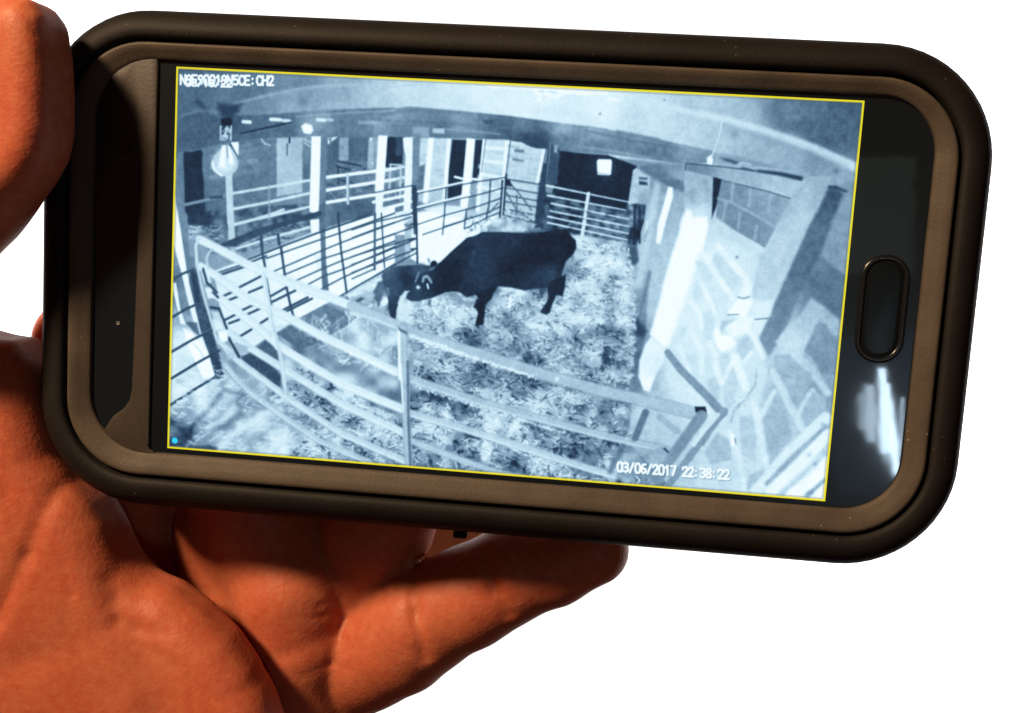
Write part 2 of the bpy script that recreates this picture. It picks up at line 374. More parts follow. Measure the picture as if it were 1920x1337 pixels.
for a_,b_,t in ((660,742,.86),(885,985,.88),(985,1062,.75),(1265,1345,.82),(1345,1405,.66),(1600,1690,.55),(1690,1770,.58)):
    yy=512 if a_<700 else 493 if a_<980 else 503 if a_<1200 else 496 if a_<1500 else 518
    L(z1((a_+12,yy-2),(b_-12,yy+2)),t,6,soft=2)
L(z1((655,605),(860,560),(1062,515)),.18,2.6)
P(z1((470,362),(580,372),(665,365),(635,430),(570,490),(500,470),(465,420)),.25,12,a=.9)
L(z1((305,345),(340,380),(380,430)),.28,7,soft=6,a=.8);L(z1((180,460),(330,420),(480,430)),.5,5,soft=6,a=.6)
P(z1((560,500),(660,480),(660,600),(560,620)),.33,10,a=.6)
# far wall, left bays
P(z1((150,765),(350,722),(490,692),(650,662),(1000,637),(1300,627),(1898,627),(1898,1400),(150,1400)),
  [(340,300,.45),(420,330,.42),(470,310,.45),(490,350,.40),(460,380,.43),(560,300,.5),(640,290,.42),(640,350,.36),(700,330,.45),(430,420,.33),(480,420,.34),(560,400,.45),(660,400,.34),(360,430,.30)],4,nz=.10)
P(z1((150,765),(190,770),(205,1400),(120,1400)),[(340,300,.42),(345,400,.45)],4,nz=.05)
bricks(z1((345,760),(500,720),(940,650),(940,820),(720,960),(380,960)),10,24,.38,.52,.3,(4,-.6),(0,1))
P(z1((190,768),(205,752),(260,755),(330,735),(348,760),(340,850),(355,1000),(356,1140),(205,1172)),.20,3,nz=.04)
P(z1((205,1195),(365,1165),(370,1300),(215,1320)),.21,3,nz=.06)
LL([z1((205,1180),(340,1150),(520,1110))],.50,5);LL([z1((210,1330),(380,1285),(540,1240))],.52,5)
P(z1((400,1115),(505,1105),(510,1130),(405,1135)),.27,4)
P(z1((190,1265),(225,1265),(225,1400),(190,1400)),.62,4)
P(z1((945,645),(1060,640),(1155,638),(1150,800),(1150,1080),(945,1115)),[(520,300,.66),(565,280,.6),(530,350,.62),(540,360,.62)],3,nz=.07)
L(z1((1030,690),(1028,780)),.35,2.5);L(z1((1048,640),(1048,680)),.2,3)
P(z1((1158,640),(1225,635),(1215,1000),(1155,1010)),[(573,270,.45),(573,330,.38)],3,nz=.15)
LL([z1((1165,650),(1220,680)),z1((1170,680),(1215,710)),z1((820,650),(850,690)),z1((860,690),(890,700))],.7,3,a=.8)
P(z1((1350,630),(1450,635),(1440,830),(1420,940),(1345,960)),.36,4,nz=.08)
P(z1((1355,640),(1440,632),(1360,695)),.8,3);LL([z1((1365,645),(1385,680)),z1((1385,640),(1380,670))],.35,2)
P(z1((1450,640),(1525,640),(1525,820),(1450,830)),.55,3,nz=.08);P(z1((1530,640),(1680,640),(1680,830),(1530,820)),.38,4,nz=.06)
P(z1((1690,650),(1765,630),(1750,900),(1675,890)),[(700,280,.62),(695,310,.6)],3);P(z1((1700,640),(1715,640),(1712,660),(1700,660)),.95,2)
LL([z1((1440,830),(1640,870),(1650,900)),z1((1430,870),(1540,900)),z1((1450,980),(1560,1010)),z1((1440,1010),(1440,880))],.24,3)
straw(z1((1345,900),(1740,870),(1740,1110),(1345,1150)),60,16,3,[.25,.3,.5,.55])
LL([z1((1640,870),(1640,1000))],.45,3);L(z1((1715,845),(1748,845)),.9,2)
# mid bays
P(z2((0,545),(1070,570),(1070,1200),(700,1200),(350,1337),(0,1337)),[(705,270,.55),(760,300,.5),(720,400,.42),(760,400,.42),(830,400,.66),(930,350,.72)],3,nz=.06)
P(z2((110,548),(248,550),(232,800),(95,790)),.20,2.5);P(z2((185,550),(248,550),(232,700),(180,700)),.30,3)
straw(z2((60,790),(250,790),(250,1130),(60,1150)),40,14,3,[.25,.35,.55,.6])
LL([z2((90,815),(245,790)),z2((85,905),(245,875)),z2((0,825),(20,825)),z2((0,915),(20,915))],.78,5)
LL([z2((135,770),(225,775),(215,1020)),z2((140,770),(130,960))],.68,3.5)
P(z2((380,560),(625,562),(585,1065),(365,1070)),[(800,290,.74),(820,330,.72),(800,370,.68)],3,nz=.06)
bricks(z2((370,560),(625,562),(600,880),(360,880)),8.5,18,.60,.74,.85,(4,.4),(-.08,1))
P(z2((240,555),(325,550),(330,620),(310,950),(300,1150),(245,1150),(262,700),(245,620)),.92,2.5,nz=.05)
P(z2((318,520),(385,520),(352,940),(312,955)),.48,2.5,nz=.05);P(z2((360,790),(420,770),(400,1000),(350,1000)),.45,4,nz=.2)
P(z2((447,556),(490,556),(440,1080),(402,1080)),.97,2)
P(z2((598,562),(628,564),(588,1062),(562,1062)),.94,2.5)
P(z2((640,570),(757,572),(722,1012),(600,1055),(612,800)),.20,2.5,nz=.03)
P(z2((600,1050),(705,1020),(700,1180),(560,1190)),.52,4,nz=.1)
P(z2((825,572),(892,570),(858,905),(800,905)),.22,2.5);P(z2((770,920),(845,900),(832,1150),(755,1140)),.55,4,nz=.08)
P(z2((905,572),(1062,577),(1050,900),(1020,1190),(830,1200),(860,900)),[(925,290,.76),(925,340,.72),(910,390,.72)],2.5,nz=.06)
bricks(z2((905,590),(1060,590),(1050,900),(850,1150),(860,900)),10,22,.62,.74,.85,(4,.5),(-.05,1))
LL([z2((905,635),(1060,640)),z2((890,740),(1050,760)),z2((870,845),(1040,880)),z2((850,950),(1030,985))],.9,6,a=.9)
P(z2((885,568),(908,568),(858,1150),(828,1150)),.94,2);L(z2((908,570),(875,830)),.3,1.6)
P(z2((757,560),(822,565),(790,900),(750,1185),(698,1185),(725,900)),.98,2.5)
LL([z2((660,870),(720,885)),z2((800,888),(862,892))],.97,4)
P(z2((1065,575),(1108,578),(1050,1190),(1020,1190)),.93,2)
P(z2((1108,580),(1200,590),(1290,640),(1388,645),(1330,930),(1300,1280),(1060,1200)),[(960,280,.76),(1000,300,.72),(970,330,.72),(980,380,.68),(1000,400,.66)],2.5,nz=.05)
bricks(z2((1115,600),(1290,650),(1380,660),(1330,930),(1080,900)),9,26,.58,.72,.85,(4,.6),(-.06,1))
L(z2((1108,580),(1070,870)),.30,2)
P(z2((1140,645),(1220,650),(1218,675),(1142,668)),.45,2);P(z2((1125,715),(1220,735),(1220,750),(1125,738)),.48,2)
P(z2((1372,645),(1392,648),(1332,930),(1312,930)),.92,2)
P(z2((1392,650),(1428,655),(1405,800),(1395,950),(1372,1280),(1298,1280),(1345,930)),.27,2.5,nz=.05)
P(z2((1390,650),(1412,652),(1400,760),(1378,760)),.55,2.5,a=.7)
P(z2((1425,600),(1500,640),(1525,680),(1490,940),(1400,935),(1412,780)),.32,3,nz=.05);P(z2((1465,610),(1490,620),(1488,680),(1460,670)),.58,4)
L(z2((1432,590),(1420,760)),.52,1.5)
# dark room behind the gate with its lit window
P(I((1050,283),(1098,288),(1140,291),(1195,312),(1190,350),(1183,395),(1165,440),(1030,390),(1045,345)),.17,3,nz=.04)
P(I((1040,345),(1187,382),(1178,395),(1035,362)),.19,4)
P(I((1022,360),(1190,400),(1185,462),(1080,440),(1015,430)),[(1040,385,.25),(1060,420,.22),(1120,410,.36),(1160,430,.42),(1100,440,.36)],4,nz=.3,tex=N9)
straw(I((1050,375),(1185,400),(1185,455),(1050,430)),110,13,3,[.22,.3,.45,.52],ang=(-.2,.5))
G(1132,314,20,.5,.35)
P(z3((68,500),(80,488),(160,490),(166,505),(160,585),(148,595),(72,588)),1.,3);L(z3((70,575),(150,592)),.45,1.5)
# gate at the back
for a_,b_ in (((1400,940),(1898,1040)),((1410,1020),(1898,1112)),((1440,1085),(1900,1178)),((1430,1145),(1900,1238)),((1410,1190),(1880,1290)),((1410,1240),(1860,1337))):
    q=z2(a_,b_);e=(q[0][0]+(1186-q[0][0]),q[0][1]+(1186-q[0][0])*(q[1][1]-q[0][1])/(q[1][0]-q[0][0]))
    L([q[0],e],.80,3.2,2.0,nz=.15)
L(z2((1740,1005),(1712,1200),(1690,1337)),.82,6.5);L(z2((1755,1015),(1725,1200)),.35,1.5)
# straw floor: broad light and dark
FL=I((560,600),(700,575),(860,470),(940,425),(1000,435),(1080,440),(1180,455),(1195,500),(1190,720),(1180,800),(1250,900),(1300,960),(300,880),(300,700),(420,640))
P(FL,[(1100,470,0.65),(1150,520,0.63),(1120,600,0.50),(1150,640,0.45),(1000,560,0.65),(1040,590,0.57),(900,640,0.37),(960,650,0.40),(860,660,0.35),(1050,660,0.45),(1150,700,0.33),(1100,690,0.35),
  (820,590,0.67),(760,590,0.75),(720,570,0.50),(680,640,0.70),(640,670,0.50),(560,650,0.43),(560,690,0.67),(640,720,0.70),(700,680,0.61),(500,720,0.50),(580,760,0.45),(680,790,0.40),(840,720,0.37),(900,740,0.37),
  (1000,760,0.37),(1120,760,0.50),(800,780,0.50),(880,820,0.40),(960,850,0.45),(1080,830,0.55),(1150,820,0.55),(450,800,0.67),(520,830,0.70),(400,800,0.55),(360,720,0.75),(380,760,0.73),(350,830,0.30),(620,850,0.55),(1160,780,0.50)],6,nz=.30,tex=N20)
P(I((640,600),(760,540),(840,440),(930,410),(990,432),(870,455),(830,480),(800,500),(740,560),(700,590)),.93,10,nz=.08)
straw(I((820,440),(920,412),(985,432),(870,452),(780,530)),60,9,2.5,[.5,.6,.85],a=.6)
# bright passage behind the long gate
P(z4((430,470),(800,330),(1200,170),(1898,-60),(1898,420),(1600,600),(1400,700),(1100,860),(640,1150),(500,900),(470,640)),
  [(410,510,.80),(440,500,.84),(480,540,.86),(500,590,.86),(560,480,.96),(600,470,.99),(700,450,1.),(560,560,.93),(460,600,.82),(640,540,.96),(520,640,.82)],3,nz=.06)
P(z2((350,1160),(560,1130),(720,1180),(740,1280),(720,1337),(0,1337),(0,1240),(200,1180)),1.,4,nz=.03)
P(z5((430,130),(960,40),(1180,20),(1000,170),(720,400),(540,400),(450,350)),.97,4)
P(z2((420,1130),(600,1100),(760,1120),(740,1200),(580,1200)),.86,6,nz=.1)
straw(z2((740,1240),(900,1190),(1300,1240),(1290,1320),(900,1320),(740,1320)),120,10,3,[.45,.55,.7,.85,.9])
P(z2((860,1290),(1060,1200),(1290,1230),(1290,1310),(900,1325)),.62,6,nz=.35,tex=N9,a=.8)
for i in range(34):
    x,y=prng.uniform(740,930),prng.uniform(1190,1310);G(700+x/4.31,130+y/4.31,1.5,.3,.7)
# hay heap in the left pen and its dark floor
P(z4((210,60),(420,0),(560,-30),(1200,-80),(1290,60),(840,260),(640,330),(420,330),(330,230),(240,200)),
  [(360,425,.30),(400,425,.33),(420,450,.45),(440,465,.42),(480,455,.4),(520,445,.38),(560,430,.42),(480,420,.33),(540,410,.30)],4,nz=.2,tex=N9)
straw(z4((215,100),(500,100),(560,230),(1190,60),(1240,130),(850,270),(500,250),(250,200)),230,15,3,[.22,.3,.45,.55,.62,.7],ang=(-.5,.4))
straw(z4((215,100),(360,90),(300,190),(240,200)),20,22,4,[.6,.75],ang=(-1,.2))
P(z4((220,20),(420,-20),(400,120),(360,100),(230,90)),.24,5,nz=.1)
# far white rails left of and right of the post
LL([z1((590,1090),(885,1040),(1205,985)),z1((600,1215),(885,1160),(1203,1090)),z1((600,1340),(885,1275),(1203,1200))],.74,5,nz=.1)
LL([z4((600,95),(890,10),(1000,-30)),z4((840,215),(1205,112)),z4((620,285),(800,230)),z4((980,175),(1205,118))],.74,4.4)
L(z1((883,1020),(885,1300)),.55,2.6)
LL([z1((1340,960),(1745,910)),z1((1340,1065),(1745,1000)),z1((1340,1165),(1745,1100))],.95,5.4)
LL([z1((1820,903),(1898,890)),z1((1820,990),(1898,978))],.9,5);L(z1((1517,945),(1520,1170)),.68,5.5);L(z1((1530,960),(1530,1150)),.4,1.2)
P(z2((0,1000),(330,940),(330,960),(0,1030)),.97,2);LL([z2((70,1060),(300,1015)),z2((75,1130),(310,1070)),z2((70,1200),(310,1140)),z2((0,1075),(20,1070))],.93,5)
# shed posts
P(z1((1228,630),(1302,630),(1288,1200),(1280,1260),(1210,1235)),.98,2.5)
P(z4((1215,55),(1288,45),(1285,155),(1225,165)),.95,2.5);P(z4((1250,340),(1310,330),(1310,470),(1270,470)),.86,4)
P(z1((1302,628),(1352,628),(1342,1170),(1285,1225)),.43,2.5,nz=.05)
P(z1((1285,1190),(1342,1165),(1336,1340),(1288,1340)),.36,2.5);P(z4((1290,0),(1336,0),(1345,380),(1368,625),(1312,628)),.36,2.5,nz=.06)
P(z1((1768,622),(1840,626),(1805,1110),(1738,1110)),.98,2.5);P(z2((20,980),(82,975),(66,1337),(22,1337)),.93,2.5)
P(z2((245,1150),(300,1140),(330,1337),(255,1337)),.82,3,nz=.12);P(z5((425,80),(490,40),(470,370),(430,380)),.62,3,nz=.15)
P(z2((310,940),(350,935),(360,1337),(325,1337)),.33,2.5,nz=.12)
P(z1((530,935),(585,930),(598,1337),(545,1337)),.70,3,nz=.04);P(z4((548,-10),(598,-10),(608,205),(556,240)),.68,3);P(z4((570,270),(615,270),(610,320),(580,320)),.6,3)
# lamp by the ceiling
G(576,241,20,.75,.5);P(z1((1145,548),(1175,525),(1225,540),(1238,580),(1215,610),(1165,600)),1.,4)
# bulb hanging at the left
P(z1((488,545),(580,540),(575,665),(488,665)),.45,2.5,nz=.5,tex=N4);LL([z1((490,548),(490,660)),z1((576,545),(574,660)),z1((535,560),(530,640))],.75,2.4)
P(z1((495,488),(560,478),(590,500),(575,540),(500,540)),.14,3)
P(z1((575,678),(636,676),(634,795),(600,740)),.95,2)
P(z1((505,700),(560,700),(585,735),(615,775),(634,830),(632,880),(608,918),(570,942),(520,950),(470,940),(435,912),(416,875),(415,835),(435,790),(470,755),(495,725)),.64,3)
G(421,310,10,.82,.7)
P(z1((505,705),(535,705),(525,885),(475,880),(490,780)),.98,3);P(z1((550,705),(575,740),(600,830),(580,860),(558,850)),.98,3)
G(421,305,22,.9,.35);L(z1((425,840),(440,895),(500,945)),.93,3.5);L(z1((470,880),(540,900),(600,850)),.8,5,soft=5);L(z1((570,690),(630,790)),.2,1.8);L(z1((540,710),(552,800)),.45,2)
# white post and pen at the left edge
P(z4((90,100),(220,60),(260,440),(460,1000),(440,1337),(60,1337)),[(330,450,.5),(335,530,.40),(330,590,.62),(350,640,.8),(330,700,.8),(345,570,.42),(390,660,.72)],4,nz=.16)
P(z4((140,-60),(215,0),(240,350),(290,360),(300,560),(240,480),(205,450),(165,150)),[(345,420,.45),(350,470,.42),(360,500,.40)],3,nz=.08)
P(z1((118,1090),(130,1180),(150,1337),(95,1337)),.97,2.5);P(z4((105,-30),(140,-20),(170,160),(215,460),(260,650),(330,940),(420,1210),(450,1337),(390,1337),(300,960),(240,760),(180,500),(108,230)),[(325,420,1.),(340,480,.97),(355,560,.9),(370,620,.9),(395,700,.95)],2.5)
P(z4((105,560),(130,565),(165,780),(205,900),(170,890),(105,610)),.93,2.5)
P(z4((190,930),(250,960),(340,1060),(400,1180),(420,1337),(350,1337),(250,1120),(210,1010)),.98,3,nz=.06);P(z4((210,880),(300,880),(330,1000),(270,960)),.28,5,a=.8)
LL([z4((270,1050),(330,1120),(350,1160))],.6,2)
P(z4((255,440),(300,450),(330,640),(400,830),(430,960),(480,1150),(520,1337),(450,1337),(400,1150),(330,960),(270,700),(235,560)),.27,4,nz=.12)
P(z4((245,470),(285,470),(310,600),(330,730),(290,720)),.22,4)
LL([z4((100,530),(180,490),(265,455)),z4((100,840),(200,780),(330,720)),z4((95,1120),(250,1030),(425,940)),z4((90,1337),(300,1210),(480,1110)),z7((70,405),(250,290),(430,180))],.26,5.2)
LL([z4((100,520),(180,480),(265,445)),z4((95,1108),(250,1018),(425,930))],.5,1.2,a=.7)
# dark patch of floor in front of the passage, with its corners
P(z4((1120,850),(1335,735),(1600,840),(1400,990)),.38,4,nz=.14);P(z4((945,970),(1060,905),(1310,1040),(1120,1100)),.36,4,nz=.14)
P(z4((770,1080),(880,1020),(1010,1080),(960,1190),(880,1170)),.33,5,nz=.14);P(z4((650,1170),(740,1120),(860,1200),(780,1250),(700,1230)),.27,5,nz=.1)
P(z7((560,60),(720,80),(840,200),(830,280),(700,220)),.28,5,nz=.1)
P(z4((940,905),(1040,895),(950,960)),.75,3)
# the long dark gate between pen and passage: rails and bars
LL([z4((500,262),(840,130),(1120,50),(1290,0)),],.25,9,nz=.06)
P(z4((620,215),(840,125),(1280,-5),(1285,20),(1000,105),(850,165),(600,270),(520,270)),.26,3,nz=.06)
LL([z4((700,380),(980,270),(1300,150),(1720,10)),z4((720,400),(860,345)),],.26,4.2)
LL([z4((860,365),(1290,215),(1440,165),(1898,0)),z4((440,490),(680,410)),z4((920,470),(1290,310),(1460,240),(1898,75)),z4((1000,500),(1310,370),(1470,320),(1898,165)),
    z4((1100,545),(1310,450),(1480,380),(1898,225)),z4((1190,580),(1320,510),(1490,450),(1898,270)),z4((1290,620),(1480,520),(1898,330)),z4((1430,685),(1700,530),(1898,410))],.27,3.4)
LL([z4((480,500),(690,430)),z4((640,600),(815,510)),z4((720,640),(840,590)),z4((470,690),(600,630)),z4((510,720),(640,670)),z4((630,800),(760,740)),z4((680,830),(810,770)),z4((530,860),(620,815)),z4((560,890),(640,860)),
    z4((780,910),(890,840)),z4((640,1000),(740,940)),z4((880,680),(1020,600)),z4((900,720),(1095,625)),z4((980,790),(1195,680)),z4((1000,805),(1230,690))],.25,5)
LL([z4((820,190),(830,330)),z4((955,170),(965,250)),z4((835,350),(850,430)),z4((980,280),(1010,500)),z4((860,520),(890,700),(905,760)),z4((1025,600),(1050,720),(1080,835))],.25,5.5)
LL([z4((1440,0),(1465,300),(1500,560),(1518,710))],.26,4.6);L(z4((1740,0),(1735,455)),.33,4.6);LL([z4((1790,0),(1815,440)),],.28,2.6)
LL([z5((0,60),(170,-10)),z5((0,135),(190,70),(500,0)),z5((0,200),(180,130),(480,30)),z5((0,290),(180,225),(500,110)),z5((0,350),(500,200)),z5((0,415),(180,350),(500,215)),z5((0,480),(500,300)),z5((0,530),(180,450)),z5((0,612),(250,470),(520,320))],.27,3)
L(z5((185,0),(185,450)),.33,4.6);LL([z5((240,0),(265,440))],.28,2.4);L(z5((520,0),(530,400)),.24,4)
P(z2((315,945),(340,940),(358,1000),(345,1280),(320,1270),(320,1160)),.26,2.5);P(z5((415,85),(485,90),(480,120),(440,110)),.4,2)
LL([z5((480,90),(520,80)),z5((470,215),(520,205)),z5((480,290),(525,285))],.25,4)
# gate with thin rails further back
LL([z2((0,1000),(320,940)),z2((350,1005),(590,955),(870,905),(1065,875)),z2((360,1130),(580,1070),(830,1020),(1050,960)),z2((360,1255),(580,1180),(840,1110),(1040,1040)),z2((580,1270),(740,1220),(920,1160),(1030,1110)),z2((400,1337),(750,1220)),z2((740,1290),(920,1200),(1020,1160))],.30,2.6)
LL([z2((590,950),(575,1180),(560,1337)),z2((755,1130),(735,1290)),z2((948,905),(935,1100),(915,1200))],.30,2.8)
LL([z2((1075,850),(1050,1180)),z2((1045,900),(1025,1190))],.26,4)
LL([z2((360,990),(590,943),(760,905)),z2((360,1115),(580,1060),(780,1015))],.97,3.2)
LL([z2((1090,890),(1345,930)),z2((1080,960),(1340,1005)),z2((1080,1020),(1330,1065)),z2((1070,1070),(1320,1115)),z2((1070,1130),(1310,1180)),z2((1060,1180),(1300,1240))],.30,2.2)
LL([z2((1090,900),(1190,1020),(1280,1140)),z2((1080,1000),(1160,1140),(1290,1230)),z2((1160,1020),(1160,1180)),z2((940,1160),(1010,1080))],.36,2.4)
P(z2((1065,885),(1105,895),(1120,950),(1070,940)),.18,4)
straw(z2((1060,1120),(1310,1150),(1300,1250),(1050,1210)),50,9,2.4,[.3,.35,.6,.8])
# right wall: face, bright pilaster, stones
RW=I((1196,315),(1225,322),(1288,310),(1340,305),(1500,320),(1560,350),(1640,330),(1640,960),(1300,960),(1180,830),(1185,700),(1195,560),(1192,480))
P(RW,[(1205,340,.52),(1215,420,.62),(1240,330,.5),(1270,350,.55),(1215,520,.62),(1200,650,.5),(1210,760,.68),(1190,720,.45),(1260,380,.6),(1240,520,.64),(1320,340,.6),(1330,420,.7),
   (1350,470,.80),(1340,560,.86),(1300,640,.88),(1400,520,.76),(1390,620,.90),(1330,720,.86),(1280,700,.78),(1430,680,.68),(1380,760,.78),(1460,740,.62),(1500,640,.6),(1540,560,.42),(1580,500,.42),(1520,820,.68),(1450,860,.68),
   (1380,880,.7),(1540,900,.85),(1320,900,.68),(1250,860,.66),(1580,400,.5),(1595,460,.47),(1540,740,.52),(1560,660,.6)],5,nz=.06)
P(z3((305,560),(340,535),(420,590),(410,760),(390,780),(270,800)),[(1195,330,.66),(1205,380,.58),(1185,380,.66)],3,nz=.1)
P(z3((345,630),(400,640),(402,660),(345,655)),.28,3);P(z3((345,605),(400,610),(400,625),(345,622)),.36,3)
P(z3((330,540),(480,520),(560,600),(640,640),(640,700),(560,680),(460,620),(380,580)),.42,8,nz=.1)
P(z3((250,790),(330,780),(390,790),(385,870),(330,1060),(270,1050),(290,900)),.26,3,nz=.3,tex=N9)
for y in (810,870,920):G(1100+295/3.52,160+y/3.52,5,.62,.9)
LL([z3((350,800),(350,1040)),z3((318,790),(310,1050))],.18,3)
P(z3((270,1060),(330,1060),(345,1160),(300,1200),(270,1150)),.33,6)
P(z6((430,330),(520,370),(500,560),(490,740),(420,1040),(400,900),(415,650)),[(1192,520,.58),(1205,570,.5),(1200,640,.4),(1190,700,.38)],6,nz=.1)
L(z6((515,360),(490,480),(450,640)),.40,7,3,soft=5,a=.7)
P(z6((405,660),(440,640),(500,720),(480,760),(410,740)),.28,9,nz=.1);P(z6((370,1020),(410,960),(420,860),(400,820),(385,900),(345,1050),(360,1080)),.27,7)
LL([z6((490,120),(485,170))],.35,4)
LL([z3((400,900),(385,1010))],.78,5);L(z3((398,960),(385,1010)),.35,3)
P(z3((450,640),(490,650),(430,1000),(360,1337),(310,1337),(380,1000)),.70,9,nz=.05,a=.7)
# slit of light and glaring pilaster
P(z3((540,670),(566,675),(566,740),(520,900),(485,1045),(460,1040),(470,920),(505,800)),.99,3.5)
P(z3((640,560),(850,595),(830,760),(760,1100),(640,800),(650,700)),[(1310,330,.6),(1300,370,.6),(1325,370,.64),(1310,400,.75)],4,nz=.08)
for x,y in ((695,710),(785,640),(800,690)): G(1100+x/3.52,160+y/3.52,6,.48,.5)
P(z3((660,820),(690,830),(700,870),(790,870),(800,930),(770,1060),(700,1337),(500,1337),(560,1150),(610,990),(630,880)),.98,9)
P(z6((720,60),(770,20),(790,40),(865,30),(860,120),(780,430),(700,660),(630,820),(590,810),(520,740),(560,600),(640,300)),1.,8)
P(z6((530,750),(585,800),(625,830),(600,910),(560,970),(525,1060),(515,1090),(480,1080),(450,1000),(455,900),(490,800)),[(1215,680,.86),(1225,660,.88),(1210,720,.93),(1235,680,.82)],5,nz=.05)
P(z3((835,595),(895,602),(880,690),(855,800),(825,880),(830,760)),.17,3)
# window frame recess with blockwork
P(z3((660,515),(870,540),(1130,575),(1390,625),(1500,600),(1440,660),(1345,748),(1200,700),(900,622),(655,560)),[(1300,312,.48),(1380,335,.6),(1480,350,.64)],3,nz=.05)
L(z3((650,560),(655,515),(930,542),(1115,565)),.28,1.8);P(z3((880,480),(940,485),(1005,510),(990,520),(920,500)),.3,6)
P(z3((1030,540),(1110,560),(1110,572),(1010,550)),.3,4);L(z3((1130,565),(1280,585),(1412,615)),.26,5,8,soft=4)
L(z3((1000,520),(1030,512),(1080,525)),.68,4,a=.7)
P(z3((890,625),(1200,700),(1350,748),(1300,850),(1180,1075),(960,950),(850,880),(865,740)),[(1360,350,.50),(1450,380,.55),(1400,430,.49),(1350,400,.50)],3,nz=.07)
L(z3((890,625),(1200,702),(1348,748)),.34,1.8)
LL([z3((865,745),(950,770),(1100,850),(1230,930)),z3((965,640),(955,760)),z3((1080,690),(1070,800)),z3((1215,720),(1195,830)),z3((920,770),(900,880)),z3((1010,850),(1000,940)),z3((1120,930),(1110,1010))],.62,4.5,soft=4,a=.7)
P(z3((850,870),(960,950),(1170,1080),(1160,1120),(1100,1110),(930,1020),(800,960)),.72,8,nz=.05)
# slanted timber
P(z3((1440,640),(1480,600),(1620,600),(1560,740),(1420,1060),(1320,1260),(1260,1337),(1100,1337),(1180,1070),(1330,770)),[(1500,350,.6),(1540,340,.58),(1500,400,.62),(1450,450,.66),(1420,510,.70)],6,nz=.05)
P(z6((1360,0),(1550,0),(1430,250),(1340,440),(1270,600),(1160,700),(1120,560),(1190,260)),[(1490,410,.64),(1440,480,.66),(1420,540,.68),(1400,590,.74)],7,nz=.06)
L(z3((1450,690),(1400,900),(1250,1150)),.72,10,soft=14,a=.4)
P(z3((1600,670),(1640,660),(1690,720),(1640,850),(1560,1000),(1420,1337),(1300,1337),(1450,1000),(1540,800)),[(1560,370,.32),(1540,420,.38),(1500,500,.40)],8,nz=.06)
L(z3((1600,670),(1650,675),(1710,700)),.26,4,soft=4)
P(z6((1530,0),(1600,60),(1560,230),(1470,390),(1390,560),(1330,720),(1240,860),(1180,760),(1260,600),(1370,360)),[(1540,440,.38),(1500,520,.38),(1460,600,.42),(1440,640,.46)],10,nz=.08)
P(z6((1480,340),(1700,400),(1690,640),(1620,600),(1490,490),(1470,430)),.42,12,nz=.08)
P(z6((1560,230),(1640,40),(1750,20),(1720,370),(1640,330)),.52,10,nz=.05)
P(z3((1720,720),(1765,730),(1740,880),(1690,880),(1660,830)),.53,8)
# stones and mortar of the near wall
P(za((600,260),(760,190),(1010,450),(1060,650),(1200,660),(1100,960),(1170,1140),(1000,1290),(340,1290),(330,1060),(480,640)),[(1320,500,.80),(1380,540,.77),(1320,600,.82),(1350,650,.79),(1280,680,.78),(1410,640,.77),(1400,570,.80)],14,nz=.05)
P(zb((340,20),(1050,20),(1200,160),(1100,420),(880,600),(820,540),(700,450),(540,300)),.75,16,nz=.06)
P(zb((820,560),(1080,430),(1180,980),(1100,1180),(960,1220),(560,1160),(620,820)),[(1380,830,.74),(1410,800,.76),(1350,880,.72),(1420,900,.74)],14,nz=.06)
P(za((1560,0),(1740,0),(1640,260),(1480,560),(1350,870),(1280,1000),(1200,1140),(1120,1010),(1180,840),(1290,600),(1420,300)),[(1540,430,.40),(1510,500,.38),(1480,560,.42),(1460,620,.46),(1440,660,.5)],12,nz=.07)
P(za((1750,0),(1900,0),(1860,440),(1640,280)),.52,10,nz=.05)
P(za((1560,380),(1850,450),(1815,830),(1680,690),(1570,590),(1490,560)),.41,14,nz=.07)
P(za((1460,790),(1555,630),(1660,700),(1810,840),(1800,950),(1710,890),(1640,840),(1590,870),(1530,1020),(1480,1140),(1300,1110),(1250,1010),(1370,860)),[(1510,590,.62),(1480,640,.72),(1560,610,.6),(1470,660,.68)],9,nz=.10)
for q,t in ((za((1600,860),(1690,850),(1730,950),(1800,970),(1785,1290),(1650,1290),(1560,1140),(1500,1090),(1540,1000)),.50),(zb((1240,20),(1400,30),(1480,120),(1580,240),(1480,380),(1430,550),(1360,470),(1280,260),(1245,150)),.59),
    (zb((1170,530),(1260,420),(1350,560),(1400,720),(1310,830),(1200,970),(1160,830),(1120,600)),.61),(zb((1500,480),(1590,330),(1690,400),(1680,530),(1570,610),(1480,660),(1450,560)),.62),(zb((1020,1060),(1150,1000),(1190,1080),(1080,1180),(1000,1190)),.63),
    (za((560,300),(690,370),(720,440),(690,510),(620,470)),0.73),(za((720,260),(800,230),(870,330),(890,400),(960,470),(880,580),(790,500),(720,390),(700,340)),0.70),(za((550,520),(620,510),(640,600),(590,660),(540,620)),0.73),(za((640,560),(720,540),(840,600),(870,640),(820,720),(730,730)),0.74),
    (za((620,770),(700,740),(730,800),(730,880),(690,1020),(640,960)),0.71),(za((430,900),(500,860),(480,960),(440,1000)),0.73),(za((930,1000),(1020,940),(1070,1010),(1060,1080),(970,1170),(920,1090)),0.65),(za((750,1130),(850,1100),(880,1170),(820,1250),(760,1260)),0.69),(za((480,1130),(560,1120),(560,1200),(490,1210)),0.71),
    (zb((820,180),(900,120),(940,260),(900,420),(830,540),(800,330)),0.68),(zb((660,230),(740,220),(780,310),(760,440),(690,360)),0.66),(zb((940,560),(1060,520),(1090,760),(1080,940),(960,880)),0.67),(zb((640,860),(760,680),(860,760),(880,920),(700,960)),0.63)):
    P(q,t,6,a=.9,nz=.07)
